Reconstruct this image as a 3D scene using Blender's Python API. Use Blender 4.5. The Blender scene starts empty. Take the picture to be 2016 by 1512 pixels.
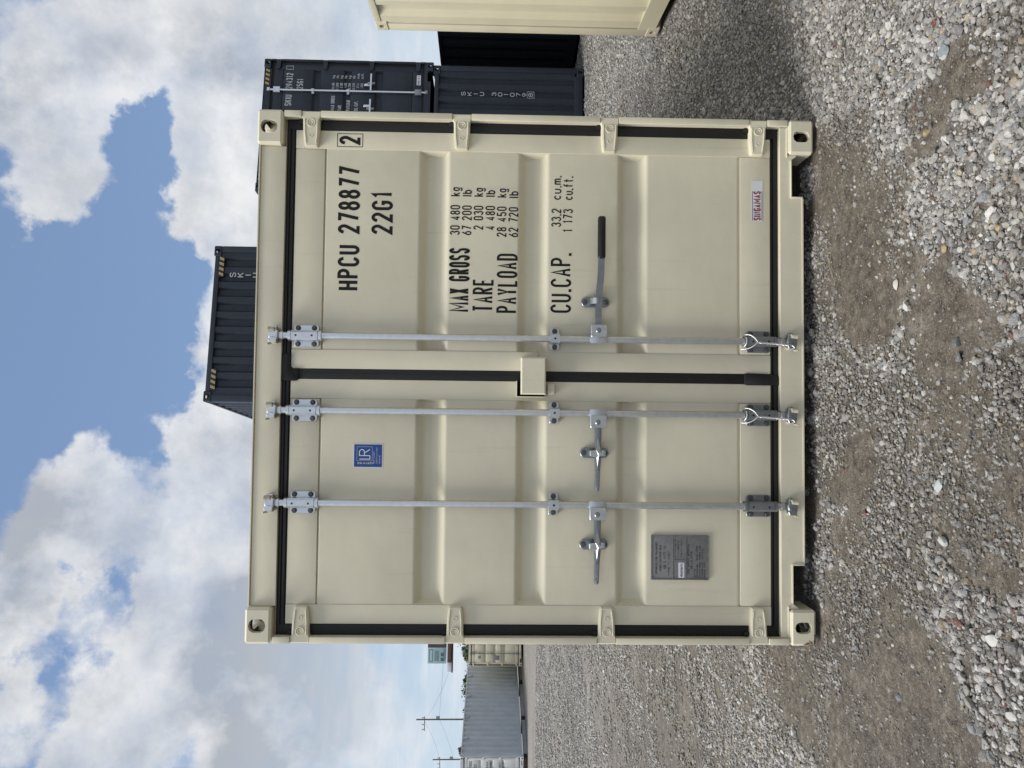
import bpy, bmesh, math, random
import numpy as np
from mathutils import Matrix, Vector, noise as mnoise
random.seed(7); rng = np.random.default_rng(11)
S = bpy.context.scene
COL = S.collection
R = math.radians

# ------------------------------------------------------------------ camera, sky, sun, exposure
PITCH, ROLL, CAM_H = 0.02426, 0.01213, 1.485
F_ = Vector((0, math.cos(PITCH), -math.sin(PITCH)))
R0 = Vector((1, 0, 0)); U0 = Vector((0, math.sin(PITCH), math.cos(PITCH)))
R_ = math.cos(ROLL)*R0 + math.sin(ROLL)*U0
U_ = -math.sin(ROLL)*R0 + math.cos(ROLL)*U0
cam_d = bpy.data.cameras.new('camera'); cam = bpy.data.objects.new('camera', cam_d); COL.objects.link(cam)
m = Matrix.Identity(4)
for i in range(3):                       # the phone was held on its side: image right is down in the world
    m[i][0] = -U_[i]; m[i][1] = R_[i]; m[i][2] = -F_[i]
m[2][3] = CAM_H
cam.matrix_world = m
cam_d.sensor_width = 36; cam_d.lens = 26.0; cam_d.clip_start = .05; cam_d.clip_end = 6000
S.camera = cam
S.render.engine = 'CYCLES'
S.cycles.use_denoising = True
S.cycles.max_bounces = 6; S.cycles.diffuse_bounces = 4; S.cycles.glossy_bounces = 3
S.cycles.caustics_reflective = False; S.cycles.caustics_refractive = False
S.view_settings.view_transform = 'Standard'; S.view_settings.look = 'None'
S.view_settings.gamma = 1.0; S.view_settings.use_curve_mapping = False
S.view_settings.exposure = 0.42

SUN_EL, SUN_AZ = R(54), R(199)           # azimuth measured from +X towards +Y: thinly veiled sun high on the left, a little in front
sdir = Vector((math.cos(SUN_EL)*math.cos(SUN_AZ), math.cos(SUN_EL)*math.sin(SUN_AZ), math.sin(SUN_EL)))
sd = bpy.data.lights.new('sun', 'SUN'); sd.energy = 2.75; sd.angle = R(30); sd.color = (1.0, .955, .88)
sun = bpy.data.objects.new('sun', sd); COL.objects.link(sun)
sun.rotation_euler = sdir.to_track_quat('Z', 'Y').to_euler()
sun.location = (-30, -10, 42)

CLOUD = [(-0.26,0.845,0.468,0.048,0.55),(-0.322,0.814,0.482,0.045,0.5),(-0.223,0.857,0.464,0.038,0.5),(0.314,0.847,0.43,0.048,0.45),(0.33,0.857,0.395,0.044,0.35),(0.366,0.79,0.492,0.094,1),(0.385,0.816,0.432,0.088,1),(0.366,0.845,0.39,0.059,0.5),(0.288,0.826,0.485,0.078,1),(0.233,0.848,0.475,0.054,0.9),(0.206,0.834,0.512,0.042,0.7),(0.33,0.844,0.423,0.048,0.6),(0.196,0.861,0.47,0.027,0.5),(0.403,0.859,0.316,0.095,1),(0.414,0.878,0.24,0.098,1),(0.423,0.894,0.147,0.13,1),(0.439,0.896,0.062,0.095,1),(0.337,0.886,0.319,0.063,1),(0.276,0.903,0.33,0.059,1),(0.212,0.92,0.33,0.058,1),(0.147,0.937,0.316,0.05,0.9),(0.087,0.928,0.362,0.049,0.9),(0.031,0.935,0.352,0.056,1),(-0.033,0.938,0.346,0.062,1),(-0.083,0.929,0.361,0.055,1),(-0.097,0.944,0.315,0.094,1),(-0.039,0.909,0.415,0.035,0.6),(-0.08,0.886,0.457,0.04,0.7),(-0.076,0.907,0.413,0.035,0.4),(-0.129,0.891,0.435,0.046,0.5),(-0.126,0.865,0.486,0.06,1),(-0.173,0.871,0.46,0.052,0.8),(-0.173,0.839,0.516,0.057,1),(-0.225,0.84,0.493,0.063,1),(-0.251,0.815,0.522,0.055,1),(-0.303,0.808,0.506,0.044,0.7),(-0.373,0.782,0.499,0.052,0.8),(-0.379,0.806,0.455,0.03,0.45),(-0.145,0.918,0.368,0.057,1),(-0.209,0.901,0.379,0.064,1),(-0.272,0.885,0.377,0.068,1),(-0.329,0.861,0.389,0.071,1),(-0.386,0.832,0.398,0.072,1),(-0.413,0.809,0.419,0.055,1),(-0.22,0.92,0.325,0.096,1),(-0.313,0.9,0.304,0.11,1),(-0.394,0.864,0.314,0.109,1),(-0.341,0.909,0.239,0.112,1),(-0.421,0.883,0.207,0.112,1),(-0.238,0.948,0.212,0.125,1),(-0.402,0.907,0.127,0.082,0.7),(0.034,0.975,0.222,0.166,1),(0.258,0.941,0.217,0.159,1),(-0.099,0.988,0.116,0.168,0.8),(0.17,0.978,0.118,0.168,0.8)]
GREY = [(-0.356,0.901,0.249,0.11,1),(-0.296,0.905,0.306,0.07,0.6),(-0.435,0.874,0.217,0.105,1),(-0.151,0.842,0.518,0.063,0.8),(0.348,0.787,0.51,0.068,0.5),(-0.225,0.843,0.489,0.058,0.6),(-0.403,0.845,0.352,0.048,0.5),(-0.286,0.935,0.209,0.092,0.9),(0.388,0.865,0.318,0.061,0.5),(0.405,0.885,0.23,0.075,0.5),(0.366,0.823,0.435,0.046,0.35),(-0.16,0.936,0.312,0.049,0.3)]
BLUE = [(0.409,0.839,0.36,0.021,0.3),(0.271,0.872,0.407,0.056,0.75),(0.343,0.859,0.379,0.025,0.3),(0.137,0.891,0.432,0.105,1),(0.056,0.872,0.486,0.124,1),(0.029,0.907,0.421,0.071,1),(-0.032,0.851,0.525,0.064,1),(-0.238,0.87,0.432,0.015,0.3),(-0.304,0.839,0.452,0.015,0.3),(-0.054,0.92,0.388,0.018,0.5),(-0.106,0.903,0.417,0.023,0.45)]
W = bpy.data.worlds.new('World'); S.world = W; W.use_nodes = True
nt = W.node_tree; nt.nodes.clear()
class NB:
    def __init__(s, nt): s.nt = nt
    def n(s, t, **k):
        x = s.nt.nodes.new(t)
        for a, b in k.items(): setattr(x, a, b)
        return x
    def put(s, sock, v):
        if isinstance(v, bpy.types.NodeSocket): s.nt.links.new(v, sock)
        elif v is not None: sock.default_value = v
    def math(s, op, a, b=None, c=None, clamp=False):
        x = s.n('ShaderNodeMath', operation=op, use_clamp=clamp)
        s.put(x.inputs[0], a); s.put(x.inputs[1], b); s.put(x.inputs[2], c); return x.outputs[0]
    def vmath(s, op, a, b=None, c=None, out=0):
        x = s.n('ShaderNodeVectorMath', operation=op)
        s.put(x.inputs[0], a); s.put(x.inputs[1], b)
        if c is not None: s.put(x.inputs['Scale'] if op == 'SCALE' else x.inputs[2], c)
        return x.outputs[out]
    def noise(s, v, scale, detail=4, rough=.55, dist=0., col=False):
        x = s.n('ShaderNodeTexNoise'); s.put(x.inputs['Vector'], v)
        x.inputs['Scale'].default_value = scale; x.inputs['Detail'].default_value = detail
        x.inputs['Roughness'].default_value = rough; x.inputs['Distortion'].default_value = dist
        return x.outputs['Color' if col else 'Fac']
    def vor(s, v, scale, feat='F1', out='Distance', rnd=1.):
        x = s.n('ShaderNodeTexVoronoi', feature=feat); s.put(x.inputs['Vector'], v)
        x.inputs['Scale'].default_value = scale; x.inputs['Randomness'].default_value = rnd
        return x.outputs[out]
    def mr(s, v, a, b, c=0., d=1., smooth=False):
        x = s.n('ShaderNodeMapRange'); x.interpolation_type = 'SMOOTHSTEP' if smooth else 'LINEAR'
        s.put(x.inputs['Value'], v)
        for k, q in zip(('From Min', 'From Max', 'To Min', 'To Max'), (a, b, c, d)): s.put(x.inputs[k], q)
        return x.outputs[0]
    def mix(s, f, a, b, mode='MIX'):
        x = s.n('ShaderNodeMix', data_type='RGBA', blend_type=mode)
        s.put(x.inputs[0], f); s.put(x.inputs[6], a); s.put(x.inputs[7], b); return x.outputs[2]
    def ramp(s, f, stops, interp='LINEAR'):
        x = s.n('ShaderNodeValToRGB'); s.put(x.inputs[0], f); e = x.color_ramp; e.interpolation = interp
        while len(e.elements) < len(stops): e.elements.new(.5)
        for q, (p, c) in zip(e.elements, stops): q.position = p; q.color = tuple(c)+(1,)
        return x.outputs[0]
    def mapping(s, v, sc):
        x = s.n('ShaderNodeMapping'); s.put(x.inputs['Vector'], v); x.inputs['Scale'].default_value = sc; return x.outputs[0]
b = NB(nt)
D = b.n('ShaderNodeTexCoord').outputs['Generated']
sky = b.n('ShaderNodeTexSky', sky_type='NISHITA'); sky.sun_disc = False
sky.sun_elevation = SUN_EL; sky.sun_rotation = math.pi/2 - SUN_AZ
sky.air_density = 1.0; sky.dust_density = .6; sky.ozone_density = 2.0
wn = b.noise(D, 5.0, 8, .58, col=True)
wv = b.vmath('SCALE', b.vmath('SUBTRACT', wn, (.5, .5, .5)), c=.22)
wn2 = b.noise(D, 17.0, 6, .6, col=True)
wv2 = b.vmath('SCALE', b.vmath('SUBTRACT', wn2, (.5, .5, .5)), c=.06)
DW = b.vmath('ADD', b.vmath('ADD', D, wv), wv2)
def blobs(L, base, k=1.3):
    acc = base
    for x, y, z, r, a in L:
        d = b.vmath('DISTANCE', DW, (x, y, z), out=1)
        acc = b.math('ADD', acc, b.mr(d, r*k, r*.2, 0, a, True))
    return acc
low = b.noise(b.mapping(D, (1, 1, 1.6)), 2.1, 5, .55)
away = b.mr(b.vmath('DOT_PRODUCT', D, tuple(F_), out=1), .62, .35, 0, 1, True)   # unseen rest of the sky: cloud made fuller to brighten the doors
rest = b.math('MULTIPLY', b.mr(low, .36, .54, 0, 1.2, True), away)
field = blobs(CLOUD, rest)
fb = b.noise(D, 9.0, 10, .62)
fb2 = b.noise(D, 34.0, 6, .6)
field = b.math('SUBTRACT', b.math('MINIMUM', field, 1.15), blobs(BLUE, 0.0, 1.2))
f1 = b.math('ADD', field, b.math('ADD', b.math('MULTIPLY', b.math('SUBTRACT', fb, .5), 1.45), b.math('MULTIPLY', b.math('SUBTRACT', fb2, .5), .42)))
alpha = b.math('MULTIPLY', b.mr(f1, .24, .96, 0, 1, True), b.mr(b.noise(D, 7.5, 7, .62), .30, .60, .58, 1.0))
grey = b.math('MINIMUM', blobs(GREY, b.math('MULTIPLY', b.mr(low, .55, .72, 0, .8, True), away)), 1.0)
gn = b.noise(D, 6.0, 6, .55)
shade = b.math('MULTIPLY', grey, b.mr(gn, .32, .62, .30, 1.1, True))
shade = b.math('ADD', shade, b.mr(b.noise(D, 10.0, 8, .62), .38, .70, 0, .75), clamp=True)
ccol = b.mix(shade, (6.55, 6.6, 6.7, 1), (3.3, 3.55, 3.95, 1))
up = b.n('ShaderNodeSeparateXYZ'); b.put(up.inputs[0], D)
haze = b.mr(up.outputs[2], .34, .0, 0, .85, True)
blue = b.mix(.55, sky.outputs[0], (1.9, 2.85, 4.6, 1))
hz = b.mix(b.mr(b.noise(b.mapping(D, (2, 2, 9)), 3.0, 5, .6), .4, .65, 0, 1, True), (4.5, 5.4, 6.3, 1), (6.0, 6.4, 6.9, 1))
c1 = b.mix(alpha, blue, ccol)
c2 = b.mix(haze, c1, hz)
bg = b.n('ShaderNodeBackground'); b.put(bg.inputs['Color'], c2); bg.inputs['Strength'].default_value = .1
wo = b.n('ShaderNodeOutputWorld'); nt.links.new(bg.outputs[0], wo.inputs['Surface'])

# ------------------------------------------------------------------ helpers
def material(name):
    mt = bpy.data.materials.new(name); mt.use_nodes = True
    nb = NB(mt.node_tree); bs = mt.node_tree.nodes['Principled BSDF']
    return mt, nb, bs
def set_bump(nb, bs, h, strength=.3, dist=.002):
    x = nb.n('ShaderNodeBump'); x.inputs['Strength'].default_value = strength; x.inputs['Distance'].default_value = dist
    nb.put(x.inputs['Height'], h); nb.put(bs.inputs['Normal'], x.outputs[0])
def link(name, me, mat=None, parent=None, smooth=None):
    o = bpy.data.objects.new(name, me); COL.objects.link(o)
    if mat is not None and len(me.materials) == 0: me.materials.append(mat)
    if parent is not None: o.parent = parent
    if smooth is not None and len(me.polygons):
        me.polygons.foreach_set('use_smooth', [True]*len(me.polygons)); me.set_sharp_from_angle(angle=R(smooth))
    return o
def tag(o, label=None, cat=None, group=None, kind=None):
    for k, v in (('label', label), ('category', cat), ('group', group), ('kind', kind)):
        if v: o[k] = v
    return o
def empty(name, loc, rz=0, **k):
    o = bpy.data.objects.new(name, None); COL.objects.link(o); o.location = loc; o.rotation_euler = (0, 0, rz)
    o.empty_display_size = .2
    return tag(o, **k)
def copy_tree(o, parent=None):
    c = o.copy(); COL.objects.link(c)
    if parent is not None: c.parent = parent
    for ch in o.children: copy_tree(ch, c)
    return c
class G:
    """collects shapes, links them as one mesh"""
    def __init__(s): s.v = []; s.f = []; s.m = []; s.mi = 0
    def add(s, vs, fs):
        o = len(s.v); s.v += [tuple(v) for v in vs]; s.f += [tuple(i+o for i in f) for f in fs]; s.m += [s.mi]*len(fs); return s
    def box(s, x0, x1, y0, y1, z0, z1, bv=0.):
        if x0 > x1: x0, x1 = x1, x0
        if y0 > y1: y0, y1 = y1, y0
        if z0 > z1: z0, z1 = z1, z0
        if bv <= 0:
            v = [(x, y, z) for x in (x0, x1) for y in (y0, y1) for z in (z0, z1)]
            return s.add(v, [(0, 1, 3, 2), (4, 6, 7, 5), (0, 4, 5, 1), (2, 3, 7, 6), (0, 2, 6, 4), (1, 5, 7, 3)])
        bm = bmesh.new(); bmesh.ops.create_cube(bm, size=1)
        for q in bm.verts: q.co = ((x0+x1)/2+q.co.x*(x1-x0), (y0+y1)/2+q.co.y*(y1-y0), (z0+z1)/2+q.co.z*(z1-z0))
        bmesh.ops.bevel(bm, geom=list(bm.edges), offset=min(bv, .45*min(x1-x0, y1-y0, z1-z0)), segments=2, affect='EDGES', profile=.6)
        return s.frombm(bm)
    def frombm(s, bm, M=None):
        bm.verts.ensure_lookup_table(); bm.verts.index_update()
        s.add([(M @ q.co if M else q.co)[:] for q in bm.verts], [[q.index for q in f.verts] for f in bm.faces]); bm.free(); return s
    def prism(s, pts, y0, y1, bv=0.):
        """outline in x,z (counter-clockwise seen from -y), pushed from y0 (front) to y1"""
        n = len(pts)
        if bv > 0:
            cx = sum(p[0] for p in pts)/n; cz = sum(p[1] for p in pts)/n
            ins = []
            for i in range(n):
                p = Vector(pts[i]); a = Vector(pts[i-1]); c = Vector(pts[(i+1) % n])
                e1 = (p-a).normalized(); e2 = (c-p).normalized(); n1 = Vector((-e1.y, e1.x)); n2 = Vector((-e2.y, e2.x))
                k = n1+n2; k = k/max(.3, k.length_squared)*2
                ins.append((p.x+k.x*bv, p.y+k.y*bv))
            v = [(x, y0, z) for x, z in ins]+[(x, y0+bv, z) for x, z in pts]+[(x, y1, z) for x, z in pts]
            f = [tuple(range(n))]
            for L in (0, 1): f += [(L*n+i, (L+1)*n+i, (L+1)*n+(i+1) % n, L*n+(i+1) % n) for i in range(n)]
            f.append(tuple(range(3*n-1, 2*n-1, -1)))
        else:
            v = [(x, y0, z) for x, z in pts]+[(x, y1, z) for x, z in pts]
            f = [tuple(range(n)), tuple(range(2*n-1, n-1, -1))]+[(i, n+i, n+(i+1) % n, (i+1) % n) for i in range(n)]
        return s.add(v, f)
    def tube(s, pts, rad, seg=12, cap=True):
        P = [Vector(p) for p in pts]; n = len(P); rr = rad if isinstance(rad, (list, tuple)) else [rad]*n
        vs = []; fs = []; ref = None
        for i, p in enumerate(P):
            t = (P[min(i+1, n-1)]-P[max(i-1, 0)]).normalized()
            if ref is None: ref = Vector((0, 0, 1)) if abs(t.z) < .9 else Vector((1, 0, 0))
            a = t.cross(ref).normalized(); bb = t.cross(a).normalized(); ref = a.cross(t).normalized() if a.length else ref
            for k in range(seg):
                q = 2*math.pi*k/seg; vs.append(tuple(p+rr[i]*(math.cos(q)*a+math.sin(q)*bb)))
        for i in range(n-1):
            for k in range(seg): fs.append((i*seg+k, i*seg+(k+1) % seg, (i+1)*seg+(k+1) % seg, (i+1)*seg+k))
        if cap: fs.append(tuple(range(seg-1, -1, -1))); fs.append(tuple((n-1)*seg+k for k in range(seg)))
        return s.add(vs, fs)
    def obj(s, name, mat, parent=None, smooth=32, fix=True):
        me = bpy.data.meshes.new(name); me.from_pydata(s.v, [], s.f); me.update()
        mats = mat if isinstance(mat, (list, tuple)) else [mat]
        for q in mats: me.materials.append(q)
        if len(mats) > 1: me.polygons.foreach_set('material_index', s.m)
        if fix:
            bm = bmesh.new(); bm.from_mesh(me); bmesh.ops.recalc_face_normals(bm, faces=bm.faces); bm.to_mesh(me); bm.free()
        return link(name, me, None, parent, smooth)
def rounded(cx, cz, hx, hz, r, n=4):
    p = []
    for sx, sz, a0 in ((1, -1, -90), (1, 1, 0), (-1, 1, 90), (-1, -1, 180)):
        for k in range(n+1):
            a = R(a0+90*k/n); p.append((cx+sx*(hx-r)+r*math.cos(a), cz+sz*(hz-r)+r*math.sin(a)))
    return p
def disc(cx, cz, r, n=6, a0=0): return [(cx+r*math.cos(a0+2*math.pi*k/n), cz+r*math.sin(a0+2*math.pi*k/n)) for k in range(n)]

# ------------------------------------------------------------------ materials
def paint(name, col, rough=.48, vary=.07, speck=.6, rust=False, drip=.34):
    mt, nb, bs = material(name); O = nb.n('ShaderNodeTexCoord').outputs['Object']
    n1 = nb.noise(O, 1.7, 5, .6); n2 = nb.noise(nb.mapping(O, (14, 14, .7)), 2.0, 5, .65)
    c = nb.mix(nb.mr(n1, .3, .7), tuple(v*(1-vary) for v in col)+(1,), tuple(v*(1+vary) for v in col)+(1,))
    streak = nb.mr(n2, .60, .82, 0, drip)
    c = nb.mix(streak, c, tuple(v*.62 for v in col)+(1,))
    # small dirt specks
    sp = nb.vor(nb.mapping(O, (1, 1, .8)), 46, out='Distance'); spn = nb.noise(O, 3.1, 3)
    s1 = nb.math('MULTIPLY', nb.mr(sp, .085, .04), nb.mr(spn, .52, .66, 0, speck))
    c = nb.mix(s1, c, (.12, .10, .07, 1))
    # thin dark scuffs running down
    sc = nb.noise(nb.mapping(O, (60, 60, 3.0)), 1.0, 3, .5)
    s2 = nb.math('MULTIPLY', nb.mr(sc, .71, .78), nb.mr(nb.noise(O, 1.3, 2), .5, .66, 0, .45))
    c = nb.mix(s2, c, tuple(v*.55 for v in col)+(1,))
    if rust:
        sep = nb.n('ShaderNodeSeparateXYZ'); nb.put(sep.inputs[0], O)
        rn = nb.noise(O, 26, 6, .65)
        low_ = nb.mr(sep.outputs[2], .10, .0); side = nb.mr(sep.outputs[0], -1.10, -1.215)
        rm = nb.mr(nb.math('ADD', rn, nb.math('MULTIPLY', nb.math('MULTIPLY', low_, side), .52)), .80, .88)
        rm2 = nb.math('MULTIPLY', nb.mr(nb.noise(O, 55, 5, .7), .66, .72), .7)
        c = nb.mix(nb.math('MAXIMUM', rm, nb.math('MULTIPLY', rm2, nb.mr(sep.outputs[2], .2, .05))), c, (.11, .045, .02, 1))
    nb.put(bs.inputs['Base Color'], c)
    nb.put(bs.inputs['Roughness'], nb.mr(nb.noise(O, 9, 4), .3, .7, rough-.07, rough+.1))
    bs.inputs['IOR'].default_value = 1.42
    set_bump(nb, bs, nb.math('ADD', nb.math('MULTIPLY', nb.noise(O, 4.2, 3, .5), 4.5), nb.math('MULTIPLY', nb.noise(O, 190, 3, .6), .16)), .32, .0035)
    return mt
CREAM = (.69, .65, .508)
M_cream = paint('cream container paint', CREAM, rust=True)
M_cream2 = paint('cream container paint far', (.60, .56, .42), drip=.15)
M_dark = paint('dark slate blue container paint', (.021, .029, .043), rough=.5, vary=.12, speck=.12, drip=.08)
M_dark_shade = paint('dark container paint with shade', (.006, .009, .015), rough=.65, vary=.1, speck=.1, drip=.05)  # blacker than the other dark paint: side wall shade put into the colour
M_greypaint = paint('blue grey container paint', (.46, .50, .54), rough=.55, vary=.1, drip=.35)
M_whiterail = paint('pale grey container rail paint', (.52, .545, .56), rough=.5, speck=.1)
def simple(name, col, rough=.5, metal=0., nscale=30, vary=.15, bump=.2, bscale=None, bdist=.001):
    mt, nb, bs = material(name); O = nb.n('ShaderNodeTexCoord').outputs['Object']
    n1 = nb.noise(O, nscale, 5, .6)
    nb.put(bs.inputs['Base Color'], nb.mix(nb.mr(n1, .3, .7), tuple(v*(1-vary) for v in col)+(1,), tuple(v*(1+vary) for v in col)+(1,)))
    nb.put(bs.inputs['Roughness'], nb.mr(n1, .3, .7, rough-.04, rough+.04)); bs.inputs['Metallic'].default_value = metal
    set_bump(nb, bs, nb.noise(O, bscale or nscale*3, 4), bump, bdist)
    return mt
M_rubber = simple('black door gasket rubber', (.0048, .0048, .0052), .62, 0, 7, .35, .5, 14, .006)
M_galv = simple('galvanised steel', (.62, .645, .68), .33, .92, 40, .07, .0, 300)
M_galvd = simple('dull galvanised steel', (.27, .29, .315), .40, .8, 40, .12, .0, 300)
M_bolt = simple('dark steel bolt', (.10, .105, .11), .5, .6, 80, .3)
M_keeper = simple('cream painted cast steel', (.46, .44, .34), .5, 0, 60, .2, .6, 120)
M_grip = simple('black plastic grip', (.008, .008, .009), .38, 0, 20, .2)
M_inner_shade = simple('shade inside castings', (.045, .036, .028), .8, 0, 30, .4)  # for the casting insides, their shade put into the colour
M_under_shade = simple('dark bituminous underside and shade', (.012, .011, .010), .9, 0, 10, .3)  # bitumen on the floor frames, elsewhere black standing in for shade
M_letter = simple('black vinyl lettering', (.0045, .0045, .005), .8, 0, 20, .1, 0)
M_wletter = simple('white vinyl lettering', (.48, .50, .52), .5, 0, 20, .1, 0)
M_blue = simple('blue sticker film', (.012, .062, .27), .4, 0, 20, .06, 0)
M_white = simple('white sticker film', (.72, .73, .76), .45, 0, 20, .04, 0)
M_red = simple('dark red print', (.26, .012, .035), .5, 0, 20, .1, 0)
M_navy = simple('navy print', (.02, .03, .09), .5, 0, 20, .1, 0)
M_plate = simple('stamped grey metal plate', (.23, .23, .235), .45, .3, 60, .12, .3)
M_platerib = simple('plate rim metal', (.25, .24, .22), .4, .5, 60, .2)
M_ink = simple('engraved dark ink', (.028, .026, .026), .7, 0, 60, .2, 0)
M_yellow = simple('yellow reflective tape', (.38, .29, .14), .5, 0, 20, .12, 0)
M_black = simple('black tape', (.01, .01, .011), .5, 0, 20, .1, 0)
M_wire = simple('bright steel wire', (.75, .76, .76), .35, .5, 60, .2)
M_wood = simple('weathered pole wood', (.12, .11, .10), .8, 0, 8, .25)
M_beam = simple('galvanised skid beam', (.32, .34, .36), .6, .2, 4, .2)
M_timber = simple('black support block', (.02, .018, .016), .9, 0, 8, .3)  # plain black for the blocks between the skid beams

# ------------------------------------------------------------------ stroke lettering
def A(cx, cy, rx, ry, a0, a1, n=10): return [(cx+rx*math.cos(R(a0+(a1-a0)*k/n)), cy+ry*math.sin(R(a0+(a1-a0)*k/n))) for k in range(n+1)]
q = .24
GL = {
'A': [[(0, 0), (.5, 1), (1, 0)], [(.18, .34), (.82, .34)]], 'B': [[(0, 0), (0, 1)]+A(.5, .76, .45, .24, 90, -90)+[(0, .52)], [(.5, .52)]+A(.5, .26, .5, .26, 90, -90)+[(0, 0)]],
'C': [A(.5, 1-q, .5, q, 5, 180)+A(.5, q, .5, q, 180, 355)], 'D': [[(0, 0), (0, 1), (.4, 1)]+A(.4, 1-q, .6, q, 90, 0)+A(.4, q, .6, q, 0, -90)+[(0, 0)]],
'E': [[(1, 1), (0, 1), (0, 0), (1, 0)], [(0, .52), (.8, .52)]], 'F': [[(1, 1), (0, 1), (0, 0)], [(0, .52), (.8, .52)]],
'G': [A(.5, 1-q, .5, q, 5, 180)+A(.5, q, .5, q, 180, 360)+[(1, .46), (.55, .46)]], 'H': [[(0, 0), (0, 1)], [(1, 0), (1, 1)], [(0, .5), (1, .5)]],
'I': [[(.5, 0), (.5, 1)]], 'J': [A(.5, q, .5, q, 190, 360)+[(1, 1)]], 'K': [[(0, 0), (0, 1)], [(1, 1), (0, .4)], [(.35, .62), (1, 0)]],
'L': [[(0, 1), (0, 0), (1, 0)]], 'M': [[(0, 0), (0, 1), (.5, .3), (1, 1), (1, 0)]], 'N': [[(0, 0), (0, 1), (1, 0), (1, 1)]],
'O': [A(.5, 1-q, .5, q, 0, 180)+A(.5, q, .5, q, 180, 360)+[(1, 1-q)]], 'P': [[(0, 0), (0, 1), (.5, 1)]+A(.5, .76, .5, q, 90, -90)+[(0, .52)]],
'R': [[(0, 0), (0, 1), (.5, 1)]+A(.5, .76, .5, q, 90, -90)+[(0, .52)], [(.45, .52), (1, 0)]],
'S': [A(.5, .76, .5, q, 10, 180)+A(.5, .76, .5, q, 180, 250, 4)+A(.5, .26, .5, .26, 70, 0, 4)+A(.5, .26, .5, .26, 0, -175)],
'T': [[(0, 1), (1, 1)], [(.5, 1), (.5, 0)]], 'U': [[(0, 1)]+A(.5, q, .5, q, 180, 360)+[(1, 1)]], 'V': [[(0, 1), (.5, 0), (1, 1)]],
'W': [[(0, 1), (.25, 0), (.5, .7), (.75, 0), (1, 1)]], 'X': [[(0, 0), (1, 1)], [(0, 1), (1, 0)]], 'Y': [[(0, 1), (.5, .45), (1, 1)], [(.5, .45), (.5, 0)]],
'0': [A(.5, 1-q, .5, q, 0, 180)+A(.5, q, .5, q, 180, 360)+[(1, 1-q)]], '1': [[(.1, .82), (.6, 1), (.6, 0)]],
'2': [A(.5, .75, .5, .25, 175, -25)+[(0, 0), (1, 0)]], '3': [A(.5, .77, .46, .23, 165, -90), A(.5, .27, .5, .27, 90, -165)],
'4': [[(.72, 0), (.72, 1), (0, .25), (1, .25)]], '5': [[(.95, 1), (.1, 1), (.05, .55)]+A(.5, .3, .5, .3, 120, -160)],
'6': [[(.8, 1)]+A(.5, .3, .5, .3, 165, 180, 2)+A(.5, .3, .5, .3, 180, 540, 18)], '7': [[(0, 1), (1, 1), (.35, 0)]],
'8': [A(.5, .76, .43, .24, 0, 360, 16), A(.5, .26, .5, .26, 0, 360, 16)], '9': [A(.5, .7, .5, .3, 0, 360, 18), [(.97, .62), (.3, 0)]],
'.': [[(.3, 0), (.7, 0)]], 'k': [[(0, 0), (0, 1)], [(.9, .68), (0, .28)], [(.35, .42), (1, 0)]], 'g': [A(.5, .36, .5, .33, 0, 360, 14), [(1, .7)]+[(1, -.08)]+A(.5, -.06, .5, .2, 0, -160)],
'l': [[(.5, 0), (.5, 1)]], 'b': [[(0, 0), (0, 1)], A(.5, .34, .5, .34, 0, 360, 14)], 'c': [A(.5, .36, .5, .33, 40, 320)],
'u': [[(0, .68)]+A(.5, .25, .5, .25, 180, 360)+[(1, .68)]], 'm': [[(0, 0), (0, .68)], A(.25, .48, .25, .2, 180, 0, 6)+[(.5, 0)], A(.75, .48, .25, .2, 180, 0, 6)+[(1, 0)]],
'f': [[(1, 1)]+A(.75, .8, .3, .2, 90, 180, 5)+[(.45, 0)], [(.05, .66), (.95, .66)]], 't': [[(.45, 1)]+A(.72, .2, .27, .2, 180, 280, 5), [(.05, .68), (.95, .68)]],
'-': [[(.1, .5), (.9, .5)]], '/': [[(0, 0), (1, 1)]]}
NARROW = {'I': .35, '1': .75, '.': .32, 'l': .35, ' ': .75, 'M': 1.7, 'W': 1.3, 'm': 1.25}
def text_mesh(lines, w, th, flipc=None):
    """lines: (string, u0, u1, z0, cap height); strokes are thin ribbons lying just proud of plane y = w"""
    g = G(); 
    for (s, u0, u1, z0, h) in lines:
        adv = [NARROW.get(c, 1.0) for c in s]; gap = .25
        tot = sum(adv)+gap*(len(s)-1); k = (u1-u0)/tot; x = u0
        for c, a in zip(s, adv):
            cw = a*k; t = th*h if th < 1 else th
            if c == '.': g.box(x+cw/2-t*.55, x+cw/2+t*.55, w-.0011, w-.0004, z0, z0+t*1.1)
            for si, pl in enumerate([] if c == '.' else GL.get(c, [])):
                ix = min(t/2, cw*.35)
                P = [Vector((x+ix+px*(cw-2*ix), z0+t/2+pz*(h-t))) for px, pz in pl]
                P2 = [P[0]]
                for p in P[1:]:
                    if (p-P2[-1]).length > 1e-5: P2.append(p)
                n = len(P2); vs = []; closed = (P2[0]-P2[-1]).length < 1e-4
                if n == 1: continue
                y = w-.0006-si*.00015
                for i in range(n):
                    if closed and i in (0, n-1): e1 = (P2[-1]-P2[-2]).normalized(); e2 = (P2[1]-P2[0]).normalized()
                    else:
                        e1 = (P2[i]-P2[max(i-1, 0)]); e2 = (P2[min(i+1, n-1)]-P2[i])
                        e1 = (e1 if e1.length else e2).normalized(); e2 = (e2 if e2.length else e1).normalized()
                    n1 = Vector((-e1.y, e1.x)); n2 = Vector((-e2.y, e2.x)); mm = n1+n2
                    mm = mm/max(.55, mm.length_squared)*2*(t/2)
                    vs += [(P2[i].x+mm.x, y, P2[i].y+mm.y), (P2[i].x-mm.x, y, P2[i].y-mm.y)]
                g.add(vs, [(2*i, 2*i+1, 2*i+3, 2*i+2) for i in range(n-1)])
            x += cw+gap*k
    return g
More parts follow.
